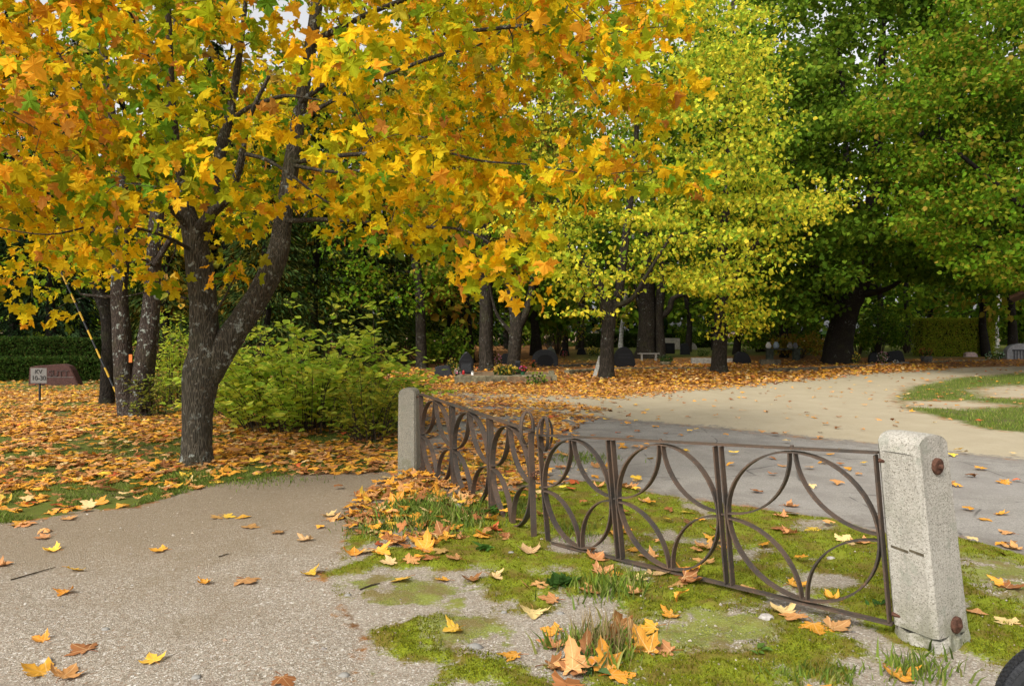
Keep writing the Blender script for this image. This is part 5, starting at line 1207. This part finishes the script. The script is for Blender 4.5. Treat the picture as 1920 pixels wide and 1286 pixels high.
WHERE = ['behind the lichen twin trunk', 'between the stems of the front maple', 'above the leafy shrub', 'behind the thick grey trunk', 'behind the low forking trunk', 'behind the thin pale trunks', 'behind the leaning birch', 'behind the double trunk tree', 'behind the slim straight linden', 'left of the big dark tree', 'close behind the left side of the big dark tree', 'close behind the right side of the big dark tree', 'left of the right hedge birch', 'behind the clipped right hedge', 'at the right edge beyond the monument', 'at the far left edge behind the spruces', 'behind the clipped left hedge', 'just beyond the right edge', 'farthest behind the arched headstone', 'farthest behind the bench', 'high over the shrub', 'high behind the front maple trunk', 'tall and directly behind the big dark trunk', 'tallest behind the right half of the big dark tree', 'tall behind the left half of the big dark tree', 'behind the olive tree on the right', 'tall at the right edge behind the shelter', 'tall right above the slim straight linden', 'tall and yellow, behind the fork of the front maple', 'tallest one left of the straight dark trunk', 'tall and yellow above the thick grey trunk', 'tall at the top centre edge', 'tall one above the lichen twin trunk', 'tall one at the top right corner', 'tall one between linden and big dark tree']
KN = {id(DGR): 'dark green', id(AUT): 'yellow brown', id(MGR): 'mid green', id(OLV): 'olive'}
assert len(BG) == len(WHERE)
for (px, Y, h, pl_), wh_ in zip(BG, WHERE):
    x = (px - CX) * Y / F; r = h * .24
    cs = blob(70, (x, Y, h * .55), (r, r, h * .47), None, .3, 1.2)
    ls = [simple_trunk((x, Y, 0), h * .9, .24, wob=.2)]
    tree('background_tree', f'{KN[id(pl_)]} woodland tree {wh_}', ls, cs, LINDEN, .42, 42, (1.3, 1.2, .7), pl_, None, M_BARKD, 'woodland trees behind the cemetery', M_FAR, 7, r0=.07)

# understory bushes
def bush(px, pyb, wpx, hpx, palette, label, leaf=.16, n=1500, name='bush', group='bushes between the graves and the wood', tpl=LINDEN):
    Y = H * F / (pyb - HY); c = at(px, pyb, Y); k = Y / F; root = empty(name, (c[0], c[1], 0), label, 'bush', group); tr = MB(); cr = MB()
    rx_, rz_ = wpx * k / 2, hpx * k; m = max(8, int(n / 60))
    for i in range(m):
        a = rng.uniform(0, 6.28); q = rng.uniform(.15, 1) ** .5; e = np.array([c[0] + math.cos(a) * rx_ * q * .85, c[1] + math.sin(a) * rx_ * q * .6, rz_ * rng.uniform(.3, .92) * (1 - .35 * q * q)])
        tube(tr, crs([(c[0] + math.cos(a) * .1, c[1] + math.sin(a) * .1, -.05, .02), (*((c + e) / 2 + [0, 0, rz_ * .12]), .013), (*e, .006)], 3), 4, cap=False)
        mm = int(n / m); clump(cr, tpl, e, (rx_ * .36, rx_ * .3, rz_ * .20), mm, leaf, pal(palette, mm, rng.uniform(.4, 1.5, len(palette)), .16), droop=.3, flat=.6)
    tr.build('stems', M_TWIG, root); cr.build('foliage', M_LEAF, root); return root
BU = [(1470, 668, 150, 95, DGR, 'dark bush behind the vase ledge'), (1610, 668, 60, 75, DGR, 'dark bush touching the right side of the big dark trunk'), (1650, 664, 70, 110, DGR, 'tall dark bush right of the big dark tree'), (1700, 662, 90, 85, MGR, 'light green bush left of the clipped right hedge'), (1905, 660, 100, 95, MGR, 'mid green bush right of the clipped right hedge'),
      (1500, 672, 110, 50, AUT, 'yellowish low bush left of the big dark trunk'), (1300, 652, 90, 60, MGR, 'green bush behind the leaning grey headstone'), (1420, 660, 70, 50, MGR, 'green bush right of the slim straight linden'), (1030, 656, 120, 110, MGR, 'green bush behind the arched headstone'), (1330, 646, 70, 120, AUT, 'sparse yellowish bush behind the slim straight linden'),
      (840, 688, 90, 80, DGR, 'dark bush left of the pointed black headstone'), (760, 684, 90, 130, DGR, 'dark bush behind the right end of the leafy shrub'), (880, 660, 130, 140, DGR, 'tall dark bush behind the pointed black headstone'), (600, 680, 190, 140, DGR, 'dark green bush rising behind the leafy shrub'), (520, 668, 120, 160, MGR, 'tall green bush right of the front maple fork'),
      (665, 672, 170, 190, MGR, 'tall loose green bush behind the shoots of the leafy shrub'), (1045, 664, 110, 150, OLV, 'tall olive bush left of the forked linden trunk'), (835, 668, 110, 190, OLV, 'tall olive bush between the straight dark trunk and the thick grey trunk'), (1280, 648, 110, 110, MGR, 'tall green bush right of the double trunk tree'), (1120, 648, 80, 120, MGR, 'narrow green bush behind the forked linden trunk')]
for px, pyb, w_, h_, p_, lab in BU: bush(px, pyb, w_, h_, p_, lab)
flowers(848, 704, 22, 30, [(.45, .35, .05), (.2, .25, .04)], 'small leafy plant at the left end of the raised grave bed', n=60, cat='plant', name='leafy_plant')
flowers(1006, 722, 40, 22, [(.18, .26, .03), (.25, .3, .04)], 'yellow green sapling growing in front of the raised bed kerb', n=70, cat='plant', name='leafy_plant')

# hedges
def hedge(x0, x1, yt, yb, dep, palette, label, n, leaf=.09, step=None):
    Y = H * F / (yb - HY); a, b = at(x0, yb, Y), at(x1, yb, Y); h = (yb - yt) * Y / F; root = empty('clipped_hedge', (a[0], Y, 0), label, 'hedge', 'clipped hedges')
    cr = MB(); w = b[0] - a[0]
    u = rng.uniform(0, 1, n); face = rng.choice(4, n, p=[.5, .3, .1, .1]); dd = np.abs(rng.normal(0, .12, n))
    wav = (fbm(u * w * 1.2, u * 0 + face, 3, 8) - .45) * .35
    hv_ = rng.uniform(0, 1, n); v = rng.uniform(0, 1, n)
    x = np.where(face < 2, a[0] + u * w, np.where(face == 2, a[0] + dd, b[0] - dd)); y = np.where(face == 0, Y + dd - wav * .4, Y + v * dep); z = np.where(face == 1, h - dd + wav * .4, hv_ * h)
    d = rng.normal(0, .7, (n, 3)) + np.stack([0 * u, -1.0 * (face == 0), .6 + 0 * u], -1); nm = rng.normal(0, .7, (n, 3)) + np.stack([0 * u, -.8 * (face == 0), .5 * (face == 1)], -1)
    leaves(cr, NARROW, np.stack([x, y, z], -1), d, nm, leaf * rng.uniform(.7, 1.3, n), pal(palette, n, None, .2)); cr.build('foliage', M_LEAF, root)
    tr = MB()
    for i in range(max(6, int(w * 2.5))):
        xx = a[0] + w * (i + .5) / max(6, int(w * 2.5))
        for s_ in (-1, 1): tube(tr, [(xx, Y + dep * .5, -.05, .03), (xx + rng.normal(0, .1), Y + dep * .5 + s_ * dep * .25, h * .9, .012)], 5, cap=False)
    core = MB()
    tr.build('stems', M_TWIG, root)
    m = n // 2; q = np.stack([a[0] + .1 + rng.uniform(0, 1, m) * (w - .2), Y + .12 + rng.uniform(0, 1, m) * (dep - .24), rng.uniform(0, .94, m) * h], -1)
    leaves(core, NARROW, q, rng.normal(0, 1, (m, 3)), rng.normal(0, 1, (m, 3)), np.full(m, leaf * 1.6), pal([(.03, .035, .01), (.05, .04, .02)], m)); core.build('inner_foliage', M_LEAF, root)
HG = [(.035, .075, .012), (.05, .10, .016), (.025, .05, .01), (.08, .10, .02)]
HG2 = [(.32, .42, .035), (.38, .42, .04), (.22, .32, .03), (.48, .40, .05)]
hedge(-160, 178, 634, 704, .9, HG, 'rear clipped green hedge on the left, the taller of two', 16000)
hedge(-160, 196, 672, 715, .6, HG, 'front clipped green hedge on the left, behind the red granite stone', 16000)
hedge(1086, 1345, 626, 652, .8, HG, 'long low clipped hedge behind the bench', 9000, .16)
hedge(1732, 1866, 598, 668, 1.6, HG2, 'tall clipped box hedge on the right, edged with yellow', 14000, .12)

# ---- the leafy shrub right of the maple
def shrub(cx_, cy_, rx_, ry_, h, nst, label, palette, leaf, per, group=None, spr=1.0):
    root = empty('leafy_shrub', (cx_, cy_, 0), label, 'shrub', group); tr = MB(); P_, D_, N_, S_ = [], [], [], []
    for i in range(nst):
        a = rng.uniform(0, 6.28); q = math.sqrt(rng.uniform(0, 1)); b = np.array([cx_ + math.cos(a) * rx_ * q * .6, cy_ + math.sin(a) * ry_ * q * .6, 0])
        hh = h * rng.uniform(.4, 1.3) * (1 - .38 * q * q); out = np.array([math.cos(a) * rx_ * .55, math.sin(a) * ry_ * .55, 0]) * q + rng.normal(0, .12, 3) * [1, 1, 0]
        pts = crs([(*b, .009), (*(b + out * .3 + [0, 0, hh * .55]), .006), (*(b + out * .75 + [0, 0, hh * .88]), .004), (*(b + out * 1.15 + [0, 0, hh * rng.uniform(.86, 1.03)]), .002)], 5); tube(tr, pts, 4, cap=False)
        for j in range(per):
            f = rng.uniform(.05, 1) ** .85 * (len(pts) - 1); k = int(min(f, len(pts) - 2)); p = pts[k, :3] + (pts[k + 1, :3] - pts[k, :3]) * (f - k); t = pts[k + 1, :3] - pts[k, :3]
            aa = rng.uniform(0, 6.28); sd = np.array([math.cos(aa), math.sin(aa), rng.uniform(-.25, .35)])
            P_.append(p + sd * rng.uniform(0, .12)); D_.append(sd + unit(t) * .5); N_.append(np.array([rng.normal(0, .3), rng.normal(0, .3), 1])); S_.append(leaf * rng.uniform(.6, 1.25))
    n = len(P_); tr.build('stems', M_TWIG, root); cr = MB(); P_ = np.array(P_)
    col = pal(palette, n, None, .14); leaves(cr, NARROW if leaf < .12 else LINDEN, P_, np.array(D_), np.array(N_), np.array(S_), col, .08); cr.build('foliage', M_LEAF, root)
SHP = [(.54, .66, .07), (.46, .62, .07), (.70, .74, .12), (.30, .48, .05), (.72, .68, .07)]
sc = gnd(610, 800)
shrub((575 - CX) * 12.2 / F, 12.2, 1.95, 1.3, 1.36, 200, 'large pale green leafy shrub between the maple and the far gate pillar', SHP, .125, 26)
shrub((692 - CX) * 11.0 / F, 11.0, .5, .55, .95, 60, 'low leafy shrub growing against the far gate pillar', [(.2, .3, .03), (.35, .38, .05), (.45, .4, .04)], .10, 22)
shrub((565 - CX) * 12.3 / F, 12.3, 1.3, .6, 1.95, 34, 'tall upright leafy shoots rising out of the middle of the large shrub', SHP, .13, 20)
shrub((700 - CX) * 12.2 / F, 12.3, .35, .4, 2.05, 12, 'few tall leafy shoots standing above the right end of the shrub', SHP, .13, 20)
shrub((770 - CX) * 13.2 / F, 13.2, .35, .35, .7, 14, 'small dark leaved shrub behind the far gate pillar', [(.08, .16, .02), (.2, .25, .04)], .12, 22)
shrub((322 - CX) * 15.8 / F, 15.8, .7, .6, 1.75, 90, 'yellow green shrub seen between the lichen tree and the front maple', SHP, .09, 26)
shrub((285 - CX) * 13.9 / F, 13.9, .45, .4, .85, 34, 'thin leafy suckers at the foot of the lichen twin trunk', [(.16, .22, .03), (.3, .28, .05)], .09, 18)
shrub((440 - CX) * 14.5 / F, 14.5, .9, .7, 1.25, 70, 'green shrub just behind the front maple trunk', SHP, .09, 26)

# far wood: one mass
n = 42000; x = rng.uniform(-95, 120, n); y = rng.uniform(80, 100, n) + np.abs(x) * .05; hh = 13 + 9 * fbm(x * .12, x * 0, 3, 4); z = rng.uniform(0, 1, n) ** .8 * hh
fw = MB(); leaves(fw, QUAD, np.stack([x, y, z], -1), rng.normal(0, 1, (n, 3)) - [0, 0, .5], rng.normal(0, .7, (n, 3)) + [0, -.3, .5], rng.uniform(.8, 1.5, n), pal(DGR + SPR, n, None, .2))
tag(fw.build('far_wood', M_FAR), kind='stuff')

# ================================================================== LIGHT, SKY, CAMERA
cam = bpy.data.cameras.new('camera'); co = bpy.data.objects.new('camera', cam); COL.objects.link(co)
cam.sensor_width = 36; cam.lens = 36 * F / 1920; cam.shift_y = -(643 - HY) / 1920; cam.clip_start = .05; cam.clip_end = 3000
co.location = (0, 0, H); co.rotation_euler = (R(90), 0, 0); scene.camera = co
EL, AZ = 42.0, 215.0      # sun behind the camera on the left
w = bpy.data.worlds.new('World'); scene.world = w; w.use_nodes = True; nt = w.node_tree; nt.nodes.clear()
sky = nt.nodes.new('ShaderNodeTexSky'); sky.sky_type = 'NISHITA'; sky.sun_disc = False; sky.sun_elevation = R(EL); sky.sun_rotation = R(AZ); sky.dust_density = 4.0; sky.air_density = 1.0
hs_ = nt.nodes.new('ShaderNodeHueSaturation'); hs_.inputs['Saturation'].default_value = .08
bg = nt.nodes.new('ShaderNodeBackground'); bg.inputs[1].default_value = .15; wo = nt.nodes.new('ShaderNodeOutputWorld')
nt.links.new(sky.outputs[0], hs_.inputs['Color']); nt.links.new(hs_.outputs[0], bg.inputs[0]); nt.links.new(bg.outputs[0], wo.inputs[0])
sl = bpy.data.lights.new('sun', 'SUN'); so = bpy.data.objects.new('sun', sl); COL.objects.link(so)
sl.energy = 1.5; sl.angle = R(12); sl.color = (1.0, .93, .80)
dv = Vector((math.sin(R(AZ)) * math.cos(R(EL)), math.cos(R(AZ)) * math.cos(R(EL)), math.sin(R(EL))))
so.rotation_euler = dv.to_track_quat('Z', 'Y').to_euler(); so.location = (0, -5, 20)
vs = scene.view_settings; vs.view_transform = 'Standard'; vs.look = 'None'; vs.gamma = 1; vs.exposure = .80
cy = scene.cycles; cy.max_bounces = 6; cy.diffuse_bounces = 3; cy.transmission_bounces = 3; cy.glossy_bounces = 2; cy.transparent_max_bounces = 4; cy.use_denoising = True; cy.sample_clamp_indirect = 6
try: cy.denoiser = 'OPENIMAGEDENOISE'
except Exception: pass
